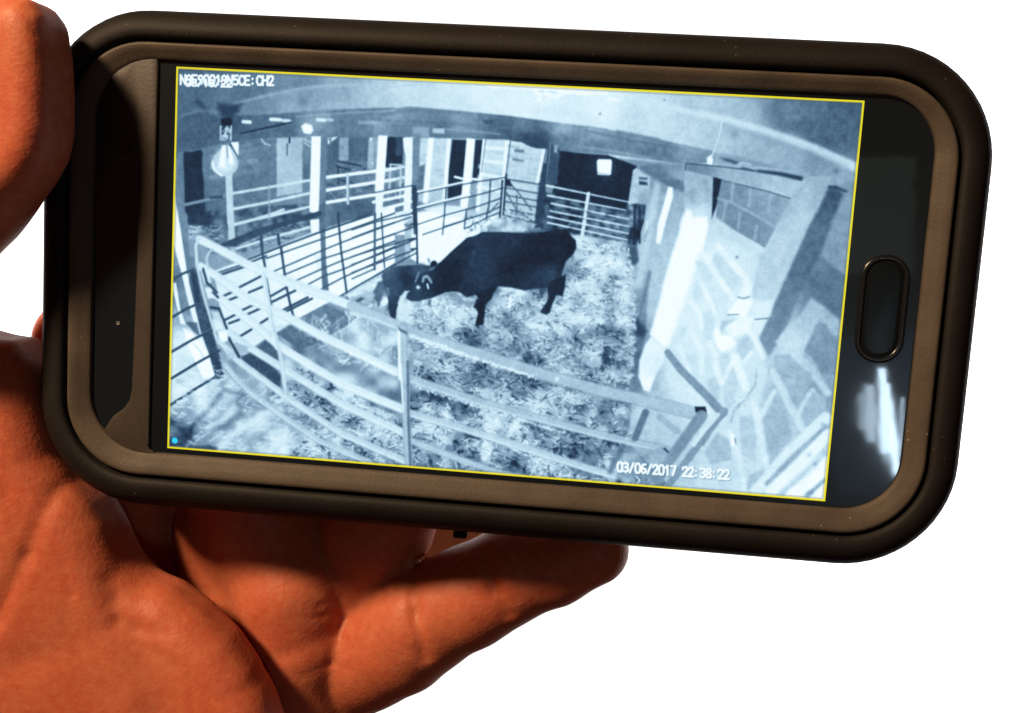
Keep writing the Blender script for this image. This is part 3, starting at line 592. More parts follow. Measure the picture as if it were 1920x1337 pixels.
for q,t,w in ((za((760,190),(850,300),(930,390),(1010,470),(960,620)),.93,12),(za((640,260),(720,390),(890,640)),.94,11),(za((690,340),(720,240)),.93,4),(za((620,520),(700,680),(730,770)),.93,9),(za((520,660),(600,760),(620,880)),.93,9),(za((1010,900),(1090,1010),(1140,1140)),.93,9),
    (za((1050,1100),(980,1190)),.92,6),(zb((900,50),(960,200),(1000,310)),.94,16),(zb((880,90),(800,260)),.92,7),(zb((740,130),(790,270)),.92,10),(zb((1420,20),(1560,150),(1700,350)),.73,16),(zb((1570,330),(1500,430),(1440,550)),.78,9),(zb((1230,180),(1290,280),(1360,430),(1480,650)),.78,15),
    (zb((1070,450),(1110,600),(1150,820),(1180,980)),.86,13),(zb((1240,340),(1120,560)),.84,8),(zb((860,680),(930,850),(960,1000),(990,1200)),.85,10),(za((430,1060),(480,1180),(520,1280)),.92,8),(za((560,960),(620,1100),(620,1280)),.92,10),(za((690,1020),(740,1130),(750,1280)),.93,10)):
    L(q,t,w,w*.8,soft=6,a=.7,nz=.16)
P(za((840,770),(900,680),(940,640),(1060,655),(1010,770),(960,805)),.98,5);P(za((930,620),(1000,500),(1055,510),(1035,620)),.90,6);P(za((790,830),(905,810),(900,870),(820,890),(795,950),(775,900)),.66,5,nz=.15)
P(za((830,880),(960,790),(1070,800),(1010,930),(900,970),(850,940)),.92,8,nz=.06);P(za((720,930),(760,880),(780,950),(880,960),(910,1030),(860,1070),(790,1100),(740,1020)),1.,7)
P(za((1065,700),(1230,650),(1210,780),(1130,900),(1090,960),(1060,880)),.84,9,a=.8)
LL([za((930,625),(980,640),(1030,622)),za((845,778),(940,776)),za((1075,818),(1190,808))],.40,2.4);G(1180+923/4.57,420+285/4.57,3,.4,.9)
LL([zb((1090,150),(1080,280),(1010,380)),zb((1060,380),(950,440),(900,500),(870,600)),zb((1195,150),(1190,190))],.58,4,a=.75,soft=3,nz=.3)
straw(zb((860,420),(1080,260),(1090,340),(900,600)),24,8,4,[.6,.7,.85],a=.5)
L(zb((880,720),(890,790)),.98,7,soft=3);L(zb((905,740),(912,790)),.45,2.4)
# planks at the lower right
for q,t,w in ((zb((1090,1190),(1380,860),(1680,570)),.82,22),(zb((1180,1130),(1420,880),(1690,640)),.58,10),(zb((1210,1200),(1500,920),(1700,710)),.91,20),(zb((1310,1220),(1560,980),(1690,860)),.68,6),(zb((1390,1235),(1640,1040),(1700,950)),.98,22),(zb((1520,1240),(1670,1100)),.58,9),(zb((1590,1250),(1690,1160)),.98,15)):
    L(q,t,w,w,soft=5,nz=.10)
for x,y in ((1660,620),(1540,880),(1590,960),(1560,1210),(1530,1210)):G(1180+x/4.57,660+y/4.57,5,.5,.6)
# pull switch on its cord
L(z3((893,240),(875,330),(845,420),(825,470)),.76,2.2);P(z3((795,480),(820,460),(833,490),(825,525),(795,515)),.92,3)
# straw strokes over the floor
def bed(poly,n,ln,w,tones,a=.75,ang=(0,3.1416)):
    p=np.asarray(poly,float);lo_,hi_=p.min(0),p.max(0);n=int(n*1.9)
    c=prng.random((n*3,2))*(hi_-lo_)+lo_;c=c[inside(c,poly)][:n];q=tp(c).astype(int)
    lo_t,hi_t=tones[0],tones[-1];mid=.5*(lo_t+hi_t)
    for (x,y),(i,j) in zip(c,q):
        if not(0<=i<PW and 0<=j<PH): continue
        k=.42*N50[j,i]+.6*N20[j,i]+.02;r=prng.random()
        t=prng.uniform(*ang) if prng.random()<.5 else prng.normal(.35,.5)
        l=ln*prng.uniform(.35,1.25);bb=prng.uniform(-.1,.1);d=(np.cos(t)*l/2,np.sin(t)*l/2)
        pt=lambda ox,oy:[(x-d[0]+ox,y-d[1]+oy),(x-bb*d[1]+ox,y+bb*d[0]+oy),(x+d[0]+ox,y+d[1]+oy)]
        if r<.30: L(pt(0,0),mid+.55*k+prng.normal(0,.07),w*3.2,w*2.2,soft=4,a=.5)
        elif r<.52-.4*k: L(pt(0,0),lo_t-.06+.25*k+prng.normal(0,.04),w*prng.uniform(.7,1.5),w*.4,soft=2,a=.75)
        elif r<.86+.5*k:
            L(pt(.9,1.6),lo_t+.04+.3*k,w*1.05,w*.5,soft=2,a=.6)
            L(pt(0,0),hi_t*prng.uniform(.70,1.04)+.3*k,w*prng.uniform(.45,1.),w*.4,soft=1.4,a=.85)
bed(I((1085,450),(1180,470),(1192,600),(1185,690),(1060,620),(1060,520)),1500,10,2.6,[.40,.5,.6,.7,.8,.88,.95],a=.6)
bed(I((880,590),(1060,545),(1185,650),(1180,750),(900,660),(790,630)),1500,13,2.8,[.32,.42,.54,.66,.78,.9],a=.6)
bed(I((940,535),(1020,545),(1040,580),(950,590)),330,9,2.6,[.35,.55,.75,.9,.98])
bed(I((770,640),(900,640),(1000,690),(1000,745),(780,690)),500,13,3,[.34,.42,.5,.62,.78],a=.55)
bed(I((780,690),(1180,800),(1170,870),(900,800),(780,730)),1300,15,3.2,[.28,.36,.46,.58,.7,.88],a=.6)
bed(I((780,640),(1180,740),(1180,780),(1000,745),(780,690)),700,14,3.,[.28,.36,.48,.64,.84],a=.65)
bed(I((770,740),(1140,850),(1250,905),(1200,915),(780,870)),1200,15,3.2,[.3,.4,.52,.66,.8,.95],a=.65)
bed(I((560,690),(750,790),(765,875),(700,850),(520,750)),1000,14,3.,[.28,.4,.54,.68,.82,.95],a=.6)
bed(I((600,800),(760,840),(770,875),(540,860)),450,14,3.2,[.24,.38,.55,.72,.88],a=.6)
straw(I((330,780),(420,700),(560,730),(640,830),(420,850),(320,840)),420,16,4.5,[.5,.6,.72,.82,.9],ang=(-.9,.4),a=.45)
straw(I((320,720),(420,670),(430,720),(330,790)),110,13,3.6,[.6,.75,.85,.95],ang=(-.6,.6),a=.6)
straw(I((540,600),(720,580),(760,700),(640,690)),200,20,6,[.55,.66,.78,.9],a=.4)
straw(I((640,590),(760,530),(830,590),(760,620)),130,12,4,[.55,.7,.85,.95],a=.5)
straw(I((1020,370),(1190,400),(1185,458),(1060,440)),60,12,3,[.25,.5],a=.5,ang=(-.1,.5))
bed(I((735,560),(780,575),(880,545),(905,565),(890,615),(800,640),(745,605)),420,10,2.5,[.42,.55,.68,.8,.92])
# tyre-like furrows at lower left
for p,t,w in ((z7((420,330),(320,460),(180,580),(90,680)),.45,11),(z7((560,470),(420,560),(260,680)),.48,13),(z7((700,420),(600,520),(520,600),(440,690)),.55,12),(z7((440,300),(560,330),(520,440)),.5,10),(z7((780,560),(640,640),(560,700)),.6,10)):
    L(p,t,w,w*.7,soft=8,a=.75,nz=.3)
for p in (z7((330,560),(450,500),(520,420)),z7((420,690),(560,560),(720,460),(830,440)),z7((760,740),(820,640),(880,600))): L(p,.84,11,soft=9,a=.6,nz=.2)
P(z7((62,540),(180,560),(240,530),(220,620),(160,690),(62,690)),[(320,810,.4),(345,820,.28),(350,800,.26),(325,835,.22)],8,nz=.25);P(z7((62,490),(110,520),(100,550),(62,545)),.3,5)
P(z7((240,690),(340,680),(400,700),(380,720),(250,705)),.32,5)
# cow
G(1085,560,22,.45,.35)
P(z5((1010,690),(1060,700),(1075,760),(1070,830),(1062,900),(1000,910),(1005,870),(1020,810),(1005,770),(980,760)),.17,3,nz=.04)
P(z5((1580,600),(1720,520),(1720,600),(1700,670),(1650,660),(1615,740),(1600,800),(1570,820),(1520,800),(1560,740),(1590,700)),.19,3,nz=.05)
P(z5((1515,600),(1580,600),(1560,640),(1530,680),(1515,650)),.3,4,a=.8);P(z5((1690,520),(1730,500),(1720,600),(1700,670),(1670,640)),.16,3)
P(z5((1535,740),(1610,730),(1600,800),(1570,820)),.28,4,a=.7)
P(z5((640,460),(740,370),(800,310),(880,240),(930,195),(1000,180),(1050,150),(1200,150),(1400,160),(1560,150),(1650,130),(1740,130),(1770,180),(1812,220),(1815,280),(1790,330),(1730,390),(1700,470),(1690,540),(1640,540),(1590,600),(1480,610),(1400,625),(1280,600),(1180,590),(1140,660),(1120,700),(1040,700),(1000,660),(930,680),(870,640),(780,620),(700,650),(640,680)),
  [(870,480,.18),(900,450,.22),(905,490,.23),(890,520,.22),(960,440,.21),(1000,470,.13),(960,500,.13),(1040,440,.14),(1020,480,.14),(1060,460,.13),(1000,530,.22),(960,530,.18),(840,520,.13),(830,490,.17),(930,540,.2),(1030,510,.24),(910,560,.2)],3.5,nz=.05)
G(889,474,3,.42,.7);L(z5((980,320),(960,420),(990,430)),.3,6,soft=8,a=.6);L(z5((1310,230),(1300,280)),.27,5,soft=5,a=.6);G(1030,517,16,.32,.6);G(904,522,18,.26,.6)
P(z5((780,640),(860,640),(900,700),(1000,720),(960,760),(860,740),(790,680)),.48,8,nz=.2,a=.8)
P(z5((1000,640),(1150,600),(1125,690),(1080,740),(1072,800),(1064,900),(1000,912),(1008,860),(1030,800),(1010,760),(1030,700)),.155,3,nz=.04)
P(z5((1590,560),(1720,500),(1722,600),(1700,672),(1655,650),(1618,740),(1600,800),(1565,815),(1560,760),(1590,690)),.17,3,nz=.05)
P(zc((60,640),(660,312),(690,400),(600,520),(480,600),(150,700)),.80,7,nz=.2,tex=N9)
straw(zc((100,620),(600,380),(560,640),(120,720)),40,9,3,[.55,.7,.95],a=.6)
G(950,470,26,.25,.5);G(905,500,20,.25,.5);G(1000,455,22,.19,.5);G(1050,470,18,.2,.5);G(1015,530,20,.25,.5)
L(z5((1000,190),(1300,165),(1600,145),(1730,150)),.24,5,soft=7,a=.5)
# calf
P(zc((500,640),(600,420),(690,400),(705,560),(650,740),(625,860),(590,875),(575,740),(530,700)),.34,5,nz=.12)
L(zc((520,700),(540,800),(510,880)),.45,6,soft=4,a=.8)
P(zc((120,690),(500,570),(560,640),(480,760),(220,800)),.58,8,nz=.3);P(zc((230,730),(330,670),(380,700),(280,760)),.28,5);P(zc((420,880),(560,820),(740,840),(720,900),(620,940),(480,900)),.55,7,nz=.15)
P(zc((660,330),(700,230),(820,172),(960,165),(1150,150),(1350,140),(1450,160),(1530,200),(1400,260),(1260,265),(1210,420),(1150,560),(1080,570),(1040,610),(960,660),(930,790),(905,900),(890,1050),(810,1010),(775,860),(760,700),(740,620),(700,520)),
  [(722,515,.28),(735,525,.27),(760,520,.15),(765,505,.2),(780,500,.3),(800,500,.28),(735,550,.26),(738,545,.28),(750,560,.2),(735,580,.21),(742,595,.18),(725,505,.38)],3,nz=.06)
L(zc((755,540),(770,620)),.55,5,soft=5,a=.7);L(zc((740,600),(700,520)),.30,4,soft=4,a=.7)
P(zc((1240,725),(1320,720),(1315,800),(1260,825)),.58,3,nz=.2);P(zc((1420,715),(1475,715),(1475,870),(1430,850)),.28,3);P(zc((1320,720),(1350,720),(1345,790),(1325,790)),.9,2)
# cow's head in front of the calf
P(zc((1262,268),(1400,250),(1520,225),(1700,60),(1930,40),(1930,570),(1700,592),(1480,692),(1380,712),(1250,742),(1130,737),(1062,690),(1080,610),(1150,545),(1205,420)),[(790,510,.24),(780,530,.21),(770,560,.22),(800,540,.17),(830,540,.14),(840,510,.15),(785,550,.26)],3,nz=.05)
P(zc((1460,120),(1490,75),(1540,75),(1570,110),(1550,160),(1500,180),(1460,200)),.13,2.5);P(zc((1400,50),(1440,30),(1460,100),(1440,120)),.42,3);P(zc((1460,190),(1530,170),(1520,220),(1440,240)),.48,3,a=.7)
L(zc((1265,285),(1240,350),(1215,420)),.50,3,soft=2);L(zc((1335,415),(1350,350),(1400,328),(1440,370),(1470,430)),.58,4.6,soft=2.5);L(zc((1408,460),(1425,530)),.85,3);G(640+1258/8.727,480+512/8.727,3.2,1.,1.)
P(zc((965,680),(1040,570),(1085,580),(1060,650),(1020,740),(950,800)),.74,4,nz=.1)
straw(z5((380,730),(480,720),(600,800),(640,760),(620,700),(900,760),(560,860),(380,880)),90,11,3,[.5,.7,.88,.95])
L(z5((1285,670),(1270,765)),.95,3.4);L(z5((1360,640),(1362,715)),.85,2.6);LL([z5((1150,750),(1160,810)),z5((1420,790),(1425,830))],.75,2)
P(z5((370,780),(440,740),(500,760),(450,820),(410,860),(365,850)),.72,9,nz=.3)
# near gate: tubes, its post and hinges
def tube(p,t,w,w2,hl=.0):
    L(p,t-.10,w+2,w2+2,soft=2.5,a=.7,nz=.05);L(p,t,w*.86,w2*.86,soft=2.5,nz=.06)
    if hl: L([(x+.10*w,y+.28*w) for x,y in p],hl,w*.22,w2*.22,soft=3,a=.7)
tube(I((422,685),(445,712),(473,739),(530,780),(598,826),(693,867)),.66,12,13,.78)
tube(I((412,640),(443,674),(483,704),(530,739),(638,812),(758,864)),.70,12,15,.84)
tube(I((418,613),(462,648),(530,690),(638,756),(758,812)),.74,14,16,.86)
tube(I((395,545),(440,580),(480,610),(525,650),(580,684),(638,718),(700,745),(758,768)),.80,15,17,.92)
tube(z4((330,430),(480,520),(700,690),(1000,820),(1300,990),(1600,1130),(1898,1280))+z7((1660,180)),.80,15,17,.9)
tube(z4((320,210),(480,290),(700,410),(1000,540),(1300,650),(1600,770),(1898,900)),.80,15,18,.9)
tube(I((660,575),(748,612),(800,634),(909,667),(1019,702),(1128,733),(1211,752),(1300,774)),.64,19,24)
tube(I((768,710),(800,721),(909,757),(1019,787),(1128,816),(1250,843)),.64,18,14,.75)
tube(z8((20,355),(250,420),(500,500),(750,580),(950,640)),.68,15,14,.8)
tube(z8((20,470),(200,540),(400,610),(560,640)),.66,12,12)
for y0,pts in ((0,z5((470,990),(700,1060),(900,1140),(1200,1240),(1480,1320))),(1,I((780,725),(850,748),(930,772),(1010,796),(1060,812))),(2,z4((1520,1120),(1700,1200),(1898,1290))),(3,I((790,640),(860,662),(930,684),(1010,712)))):
    p=np.array(pts);
    for i in range(len(p)-1):
        for t in np.linspace(0,1,16)[:-1]:
            q=p[i]+(p[i+1]-p[i])*t+prng.normal(0,1.1,2);G(q[0],q[1],prng.uniform(1.4,2.8),.94,.75)
LL([z5((480,1000),(700,1075),(900,1155))],.82,3,soft=3,a=.6)
L(z5((0,800),(200,865),(370,930)),.82,4,soft=4,a=.6)
P(z8((1240,325),(1290,325),(1292,355),(1245,350)),.14,3);L(z8((1290,330),(1305,350),(1290,358)),.85,3)
L(z4((300,420),(290,260),(320,205)),.72,6,5);L(z4((390,440),(375,370),(400,310),(430,290)),.66,5,4);L(z4((300,420),(330,560),(370,720),(410,860),(470,1040)),.68,5)
for x,y in ((370,520),(400,640),(450,830),(460,900),(500,990),(640,1090),(560,1130)):
    P(z4((x-35,y-40),(x+30,y-30),(x+45,y+40),(x-10,y+50)),float(prng.uniform(.6,.85)),5,nz=.15)
P(z4((480,950),(540,960),(550,1020),(520,1040),(480,1000)),.97,4);P(z4((600,1040),(720,1080),(700,1120),(640,1150),(610,1120)),.6,4)
LL([z4((350,450),(380,560),(460,640)),z4((410,760),(470,770)),z4((480,770),(540,930)),z4((560,1010),(640,1160)),z4((430,640),(470,680))],.2,5,soft=3)
tube(z4((840,500),(870,690),(900,880),(960,1080),(990,1240))+z7((860,250),(870,320)),.72,9,7)
L(z4((830,500),(860,690),(895,900),(940,1100)),.9,2.4,a=.8)
tube(z5((410,930),(410,1337))+z7((1700,100),(1705,500),(1725,830)),.64,17,15)
L(z5((380,940),(385,1337))+z7((1665,120),(1685,450)),.93,5,2);L(z7((1715,100),(1720,500),(1735,830)),.42,5)
P(z5((370,920),(450,960),(445,985),(380,950)),.4,3)
# ironwork on the wall at the right end
L(z6((625,850),(700,950),(850,1100),(960,1220)),.50,13,17,soft=3,nz=.05);L(z6((970,1210),(900,1290),(830,1400)),.52,15,soft=3);L(z8((1360,350),(1290,440),(1190,580),(1120,670)),.52,14,soft=3,nz=.05)
L(z8((1270,365),(1200,460),(1130,560),(1080,640)),.50,22,18,soft=4,nz=.05);L(z8((1030,350),(985,460)),.42,13,soft=3);L(z8((1090,370),(1165,430)),.58,13,soft=4,a=.8)
L(z8((1340,360),(1280,430),(1235,490)),.84,7,soft=3,a=.8);L(z8((1000,340),(950,460)),.7,6,soft=4,a=.6)
P(z8((920,510),(1120,505),(1130,540),(1090,660),(900,650)),.52,10,nz=.15,a=.6);L(z8((930,500),(880,600)),.36,12,soft=6,a=.7);L(z8((1110,505),(1125,520)),.3,4)
G(760+915/2.2857,620+650/2.2857,6,.18,.9);G(760+1000/2.2857,620+635/2.2857,7,.2,.6);L(z8((990,625),(1005,640),(995,655)),.85,2.4)
G(760+650/2.2857,620+208/2.2857,3,.96,.8)
_b=lambda a:.2*np.roll(a,1,0)+.6*a+.2*np.roll(a,-1,0)
for _ in range(2): cv=_b(cv);cv=_b(cv.T).T.copy()
cv+=.02*N4+.025*N9
G(420,520,150,.9,.10);G(640,500,160,.95,.08);G(1360,600,150,.9,.08)
# captions
GL={'0':[[(0,.3),(.15,0),(.5,0),(.65,.3),(.65,.7),(.5,1),(.15,1),(0,.7),(0,.3)]],'1':[[(.1,.2),(.35,0),(.35,1)]],'2':[[(0,.25),(.1,.03),(.5,0),(.63,.25),(.5,.5),(0,1),(.65,1)]],
'3':[[(0,.1),(.3,0),(.6,.12),(.55,.4),(.25,.48),(.6,.58),(.62,.85),(.3,1),(0,.9)]],'5':[[(.6,0),(.08,0),(.03,.45),(.4,.38),(.65,.6),(.58,.9),(.3,1),(0,.9)]],'6':[[(.58,.05),(.25,.05),(.02,.4),(.02,.8),(.3,1),(.6,.85),(.6,.6),(.3,.45),(.03,.65)]],
'7':[[(0,0),(.65,0),(.25,1)]],'8':[[(.32,.47),(.05,.3),(.08,.08),(.32,0),(.57,.08),(.6,.3),(.32,.47),(.02,.68),(.05,.92),(.32,1),(.6,.92),(.63,.68),(.32,.47)]],'9':[[(.05,.95),(.4,.95),(.63,.6),(.63,.2),(.35,0),(.05,.15),(.05,.4),(.35,.55),(.62,.35)]],
'N':[[(0,1),(0,0),(.65,1),(.65,0)]],'F':[[(0,1),(0,0),(.6,0)],[(0,.48),(.5,.48)]],'C':[[(.65,.2),(.5,.02),(.2,.02),(0,.3),(0,.7),(.2,.98),(.5,.98),(.65,.8)]],'E':[[(.6,0),(0,0),(0,1),(.6,1)],[(0,.48),(.5,.48)]],'H':[[(0,0),(0,1)],[(.65,0),(.65,1)],[(0,.48),(.65,.48)]],
':':[[(.2,.3),(.2,.36)],[(.2,.82),(.2,.88)]],'/':[[(.55,0),(.05,1)]],' ':[]}
def text(s,x,y,x2,y2,h,w=4.,v=1.):
    n=len(s);dx,dy=(x2-x)/n,(y2-y)/n
    for dark in (1,0):
        for i,ch in enumerate(s):
            for st in GL[ch]:
                p=[(x+dx*i+a*dx*1.22+dark*.8,y+dy*i+b*h+dark*.8) for a,b in st]
                L(p,.34 if dark else v,w+(1.6 if dark else 0),soft=1.5,a=.55 if dark else 1)
text('N9F90019N5CE:CH2',339,141,515,143,17)
text('08/18/22',349,149,437,151,12,3.6)
text('03/06/2017 22:38:22',1158,867,1369,882,17,4.2)
cv=np.clip(cv,0,1)**.92;cv=cv+.07*np.sin(2*np.pi*(cv-.5))
# colour: the blue-white of the night camera, the yellow frame and the cyan dot
cv=np.clip(cv+.018*prng.standard_normal(cv.shape).astype(np.float32)+.05*N4*.3,0,1)
_v=[0,.13,.2,.28,.4,.55,.7,.82,.92,1.]
_c=np.array([(6,12,22),(22,38,58),(32,56,82),(50,78,106),(80,112,138),(119,151,176),(162,194,216),(198,228,243),(222,245,254),(247,254,255)],float)
pic=np.stack([np.interp(cv,_v,_c[:,k]) for k in range(3)],-1)
fy=np.arange(PH)[:,None]+.5;fx=np.arange(PW)[None]+.5
fd=np.minimum(np.minimum(fx,PW-fx),np.minimum(fy,PH-fy))
fm=np.clip(3.9-fd,0,1)[...,None];pic=pic*(1-fm)+np.array([238,222,40.])*fm
fm=np.exp(-((fd-4.6)/1.6)**2)[...,None]*.35*(fd>3.5)[...,None];pic=pic*(1-fm)+np.array([60,70,80.])*fm
(cx,cy),=tp([(328,826)]);fm=np.clip(6.2-np.hypot(fx-cx,fy-cy),0,1)[...,None];pic=pic*(1-fm)+np.array([48,214,250.])*fm

img = bpy.data.images.new('barn_camera_view', PW, PH, alpha=False)
buf = np.ones((PH, PW, 4), np.float32); buf[..., :3] = np.clip(pic[::-1]/255, 0, 1)
img.pixels.foreach_set(buf.ravel()); img.update(); img.pack()
M_DISP = bpy.data.materials.new('lit_screen'); M_DISP.use_nodes = True
nt = M_DISP.node_tree; b = nt.nodes['Principled BSDF']
b.inputs['Base Color'].default_value = (.004, .005, .007, 1); b.inputs['Roughness'].default_value = .05
tx = nt.nodes.new('ShaderNodeTexImage'); tx.image = img; tx.interpolation = 'Cubic'; tx.extension = 'EXTEND'
nt.links.new(tx.outputs[0], b.inputs['Emission Color']); b.inputs['Emission Strength'].default_value = 1.0
link('display', me, M_DISP, phone, smooth=False)
# home button: a rim standing in the glass round a slightly sunk face
HB = (58.55, 66.35, -8.95, 8.6, 3.75)
rim = link('home_button', loft('home_button', [inset(HB, .95, -.1, ns=6), inset(HB, .95, .12, ns=6), inset(HB, .8, .30, ns=6), inset(HB, .5, .38, ns=6), inset(HB, .2, .32, ns=6), inset(HB, 0, .12, ns=6), inset(HB, 0, -.1, ns=6)]), M_RIM, phone)
link('button_face', loft('button_face', [inset(HB, .9, .02, ns=6), inset(HB, 1.3, .16, ns=6), inset(HB, 1.7, .20, ns=6)], False, True), M_BUTTON, rim)
def disc(name, cx, cy, r, z, m, n=24, h=.08):
    rings = [[(cx+q*math.cos(6.2832*i/n), cy+q*math.sin(6.2832*i/n), zz_) for i in range(n)] for q, zz_ in ((r, z), (r, z+h*.7), (r*.9, z+h), (r*.55, z+h), (r*.5, z+h*.6))]
    return link(name, loft(name, rings, False, True), m, phone)
disc('camera_lens', -64.9, 19.2, 1.75, .005, M_LENS)
disc('sensor', -65.8, -11.3, .34, .005, M_LED, 14)

# ------------------------------------------------------------------ the hand
def HP(x, y, z, r):
    """pixel, depth and radius in pixels -> point and radius in mm"""
    p = ray(x, y, z); d = -(RC@p+TC)[2]; return p, r*d/F_PX
VX = .8
lo = np.array([-128., -128., -50.]); hi = np.array([36., 46., 31.])
gn = np.ceil((hi-lo)/VX).astype(int)+1
gx, gy, gz = [(lo[k]+VX*np.arange(gn[k])).astype(np.float32) for k in range(3)]
BIG = np.float32(30)
def new(): return np.full(gn, BIG, np.float32)
def window(a, b, pad):
    s = []
    for k in range(3):
        i0 = max(0, int((min(a[k], b[k])-pad-lo[k])/VX)); i1 = min(gn[k], int((max(a[k], b[k])+pad-lo[k])/VX)+2); s.append(slice(i0, max(i0, i1)))
    return tuple(s)
def cone(f, A, B, k=0.):
    (a, ra), (b, rb) = A, B; s = window(a, b, max(ra, rb)+9)
    X, Y, Z = gx[s[0]][:, None, None], gy[s[1]][None, :, None], gz[s[2]][None, None, :]
    e = b-a; l = float(e@e)+1e-9
    t = np.clip(((X-a[0])*e[0]+(Y-a[1])*e[1]+(Z-a[2])*e[2])/l, 0, 1)
    d = np.sqrt((X-a[0]-t*e[0])**2+(Y-a[1]-t*e[1])**2+(Z-a[2]-t*e[2])**2)-(ra+(rb-ra)*t)
    f[s] = smin(f[s], d.astype(np.float32), k)
def smin(a, b, k):
    if k <= 0: return np.minimum(a, b)
    h = np.clip(.5+.5*(b-a)/k, 0, 1); return b*(1-h)+a*h-k*h*(1-h)
def chain(pts, k=2.5, f=None):
    f = new() if f is None else f
    q = [HP(*p) for p in pts]
    for a, b in zip(q, q[1:]): cone(f, a, b, k)
    return f
def ellip(f, c, r, k, rot=0.):
    X, Y, Z = gx[:, None, None]-c[0], gy[None, :, None]-c[1], gz[None, None, :]-c[2]
    cr, sr = math.cos(rot), math.sin(rot); X, Y = X*cr+Y*sr, -X*sr+Y*cr
    q = np.sqrt((X/r[0])**2+(Y/r[1])**2+(Z/r[2])**2)+1e-6; g = np.sqrt((X/r[0]**2)**2+(Y/r[1]**2)**2+(Z/r[2]**2)**2)+1e-6
    f[:] = smin(f, np.minimum(q*(q-1)/g, BIG).astype(np.float32), k)
def groove(f, pts, z, w, dep, k=1.5):
    """a crease: the surface sinks by dep along a line"""
    q = [ray(x, y, z) for x, y in pts]; g = np.zeros(1)
    for a, b in zip(q, q[1:]):
        s = window(a, b, 14); X, Y = gx[s[0]][:, None], gy[s[1]][None, :]
        e = (b-a)[:2]; l = float(e@e)+1e-9; t = np.clip(((X-a[0])*e[0]+(Y-a[1])*e[1])/l, 0, 1)
        d2 = (X-a[0]-t*e[0])**2+(Y-a[1]-t*e[1])**2
        m = dep*np.exp(-d2/(w*w)); key = (s[0], s[1]); creases.append((s[0], s[1], m.astype(np.float32)))
creases = []
def plate(poly, zc, gx_, gy_, th, r, k, f):
    """a flat pad of flesh with rounded edges: outline traced at depth zc, tilted by gx_, gy_, half thickness th"""
    q = np.array([ray(x, y, zc)[:2] for x, y in poly], np.float32); n = len(q)
    X, Y = np.meshgrid(gx, gy, indexing='ij'); d2 = np.full(X.shape, 1e9, np.float32); ins = np.zeros(X.shape, bool)
    for i in range(n):
        a, b = q[i], q[(i+1) % n]; e = b-a; l = float(e@e)+1e-9
        t = np.clip(((X-a[0])*e[0]+(Y-a[1])*e[1])/l, 0, 1); d2 = np.minimum(d2, (X-a[0]-t*e[0])**2+(Y-a[1]-t*e[1])**2)
        if a[1] != b[1]: ins ^= ((a[1] > Y) != (b[1] > Y)) & (X < (b[0]-a[0])*(Y-a[1])/(b[1]-a[1])+a[0])
    d = np.sqrt(d2); d[ins] *= -1
    z0 = zc+gx_*(X-q[:, 0].mean())+gy_*(Y-q[:, 1].mean())
    w = np.abs(gz[None, None, :]-z0[:, :, None])-th
    u = d[:, :, None]+r; v = w+r
    s = np.minimum(np.maximum(u, v), 0)+np.sqrt(np.maximum(u, 0)**2+np.maximum(v, 0)**2)-r
    f[:] = smin(f, np.minimum(s, BIG).astype(np.float32), k)
thumb = new()
plate([(-110, 90), (-70, 45), (-25, 22), (20, 5), (58, 2), (94, 14), (118, 44), (130, 95), (133, 180), (131, 255), (119, 302), (90, 346), (42, 396), (0, 440), (-60, 480), (-190, 400), (-160, 200)], 8., .24, .03, 7.6, 5.2, 0, thumb)
chain([(-60, 200, 6, 105), (-70, 330, 7, 112)], 4, thumb)
E2 = lambda x, y, z, r: (np.array([x, y, z]), r)
q_ = [HP(-70, 330, 9, 112), E2(-98, -3, 9, 10.5), E2(-106, -28, -3, 13), E2(-102, -46, -8, 16)]
for a, b in zip(q_, q_[1:]): cone(thumb, a, b, 4)
palm = new()
plate([(-420, 560), (-120, 600), (0, 630), (48, 637), (80, 688), (100, 760), (118, 842), (146, 892), (182, 936), (208, 980), (240, 1060), (266, 1135), (330, 1260), (330, 1700), (-420, 1700)], -6, -.07, -.02, 9.5, 6.5, 0, palm)
chain([(-60, 780, -12, 120), (40, 960, -12, 110), (120, 1080, -12, 100)], 9, palm)
heel = new()
plate([(60, 1120), (180, 1085), (243, 1064), (276, 1080), (331, 1100), (386, 1138), (441, 1188), (485, 1246), (513, 1296), (538, 1360), (560, 1500), (500, 1950), (-300, 1950), (-200, 1300)], -7, .08, -.05, 8, 6.5, 0, heel)
chain([(120, 1500, -14, 230), (-60, 1800, -24, 250)], 10, heel)
hand = smin(palm, heel, 4.)
hand = smin(hand, thumb, 3.)
first = chain([(330, 1180, -38, 100), (270, 1040, -35, 95), (230, 900, -28, 90), (170, 760, -24, 88), (150, 640, -24, 84)], 2)
middle = chain([(556, 1540, -30, 105), (556, 1340, -27, 98), (560, 1200, -25, 96), (546, 1110, -24.5, 100), (505, 1010, -29, 114), (440, 860, -27, 108), (400, 740, -25, 100), (400, 640, -24, 92)], 3)
chain([(470, 1330, -34, 100), (450, 1130, -33, 108), (435, 1000, -32, 108)], 3, middle)
ring = chain([(600, 1270, -36, 108), (650, 1110, -34, 108), (705, 990, -29, 104), (760, 880, -25, 98), (800, 780, -24, 92)], 2)
little = chain([(600, 1310, -33, 50), (640, 1275, -31, 82), (690, 1226, -28.5, 100), (748, 1196, -26, 101), (772, 1172, -25, 99), (795, 1158, -24, 100), (880, 1118, -23, 93), (925, 1095, -23, 86), (960, 1076, -22.5, 86), (1035, 1060, -22, 74), (1112, 1030, -21, 67)], 2)
back = new()
plate([(-300, 640), (120, 700), (330, 900), (600, 1050), (650, 1200), (600, 1330), (540, 1800), (-300, 1800)], -39, 0, 0, 6, 5, 0, back)
for f in (first, ring, little, middle, back): hand = smin(hand, f, .9)
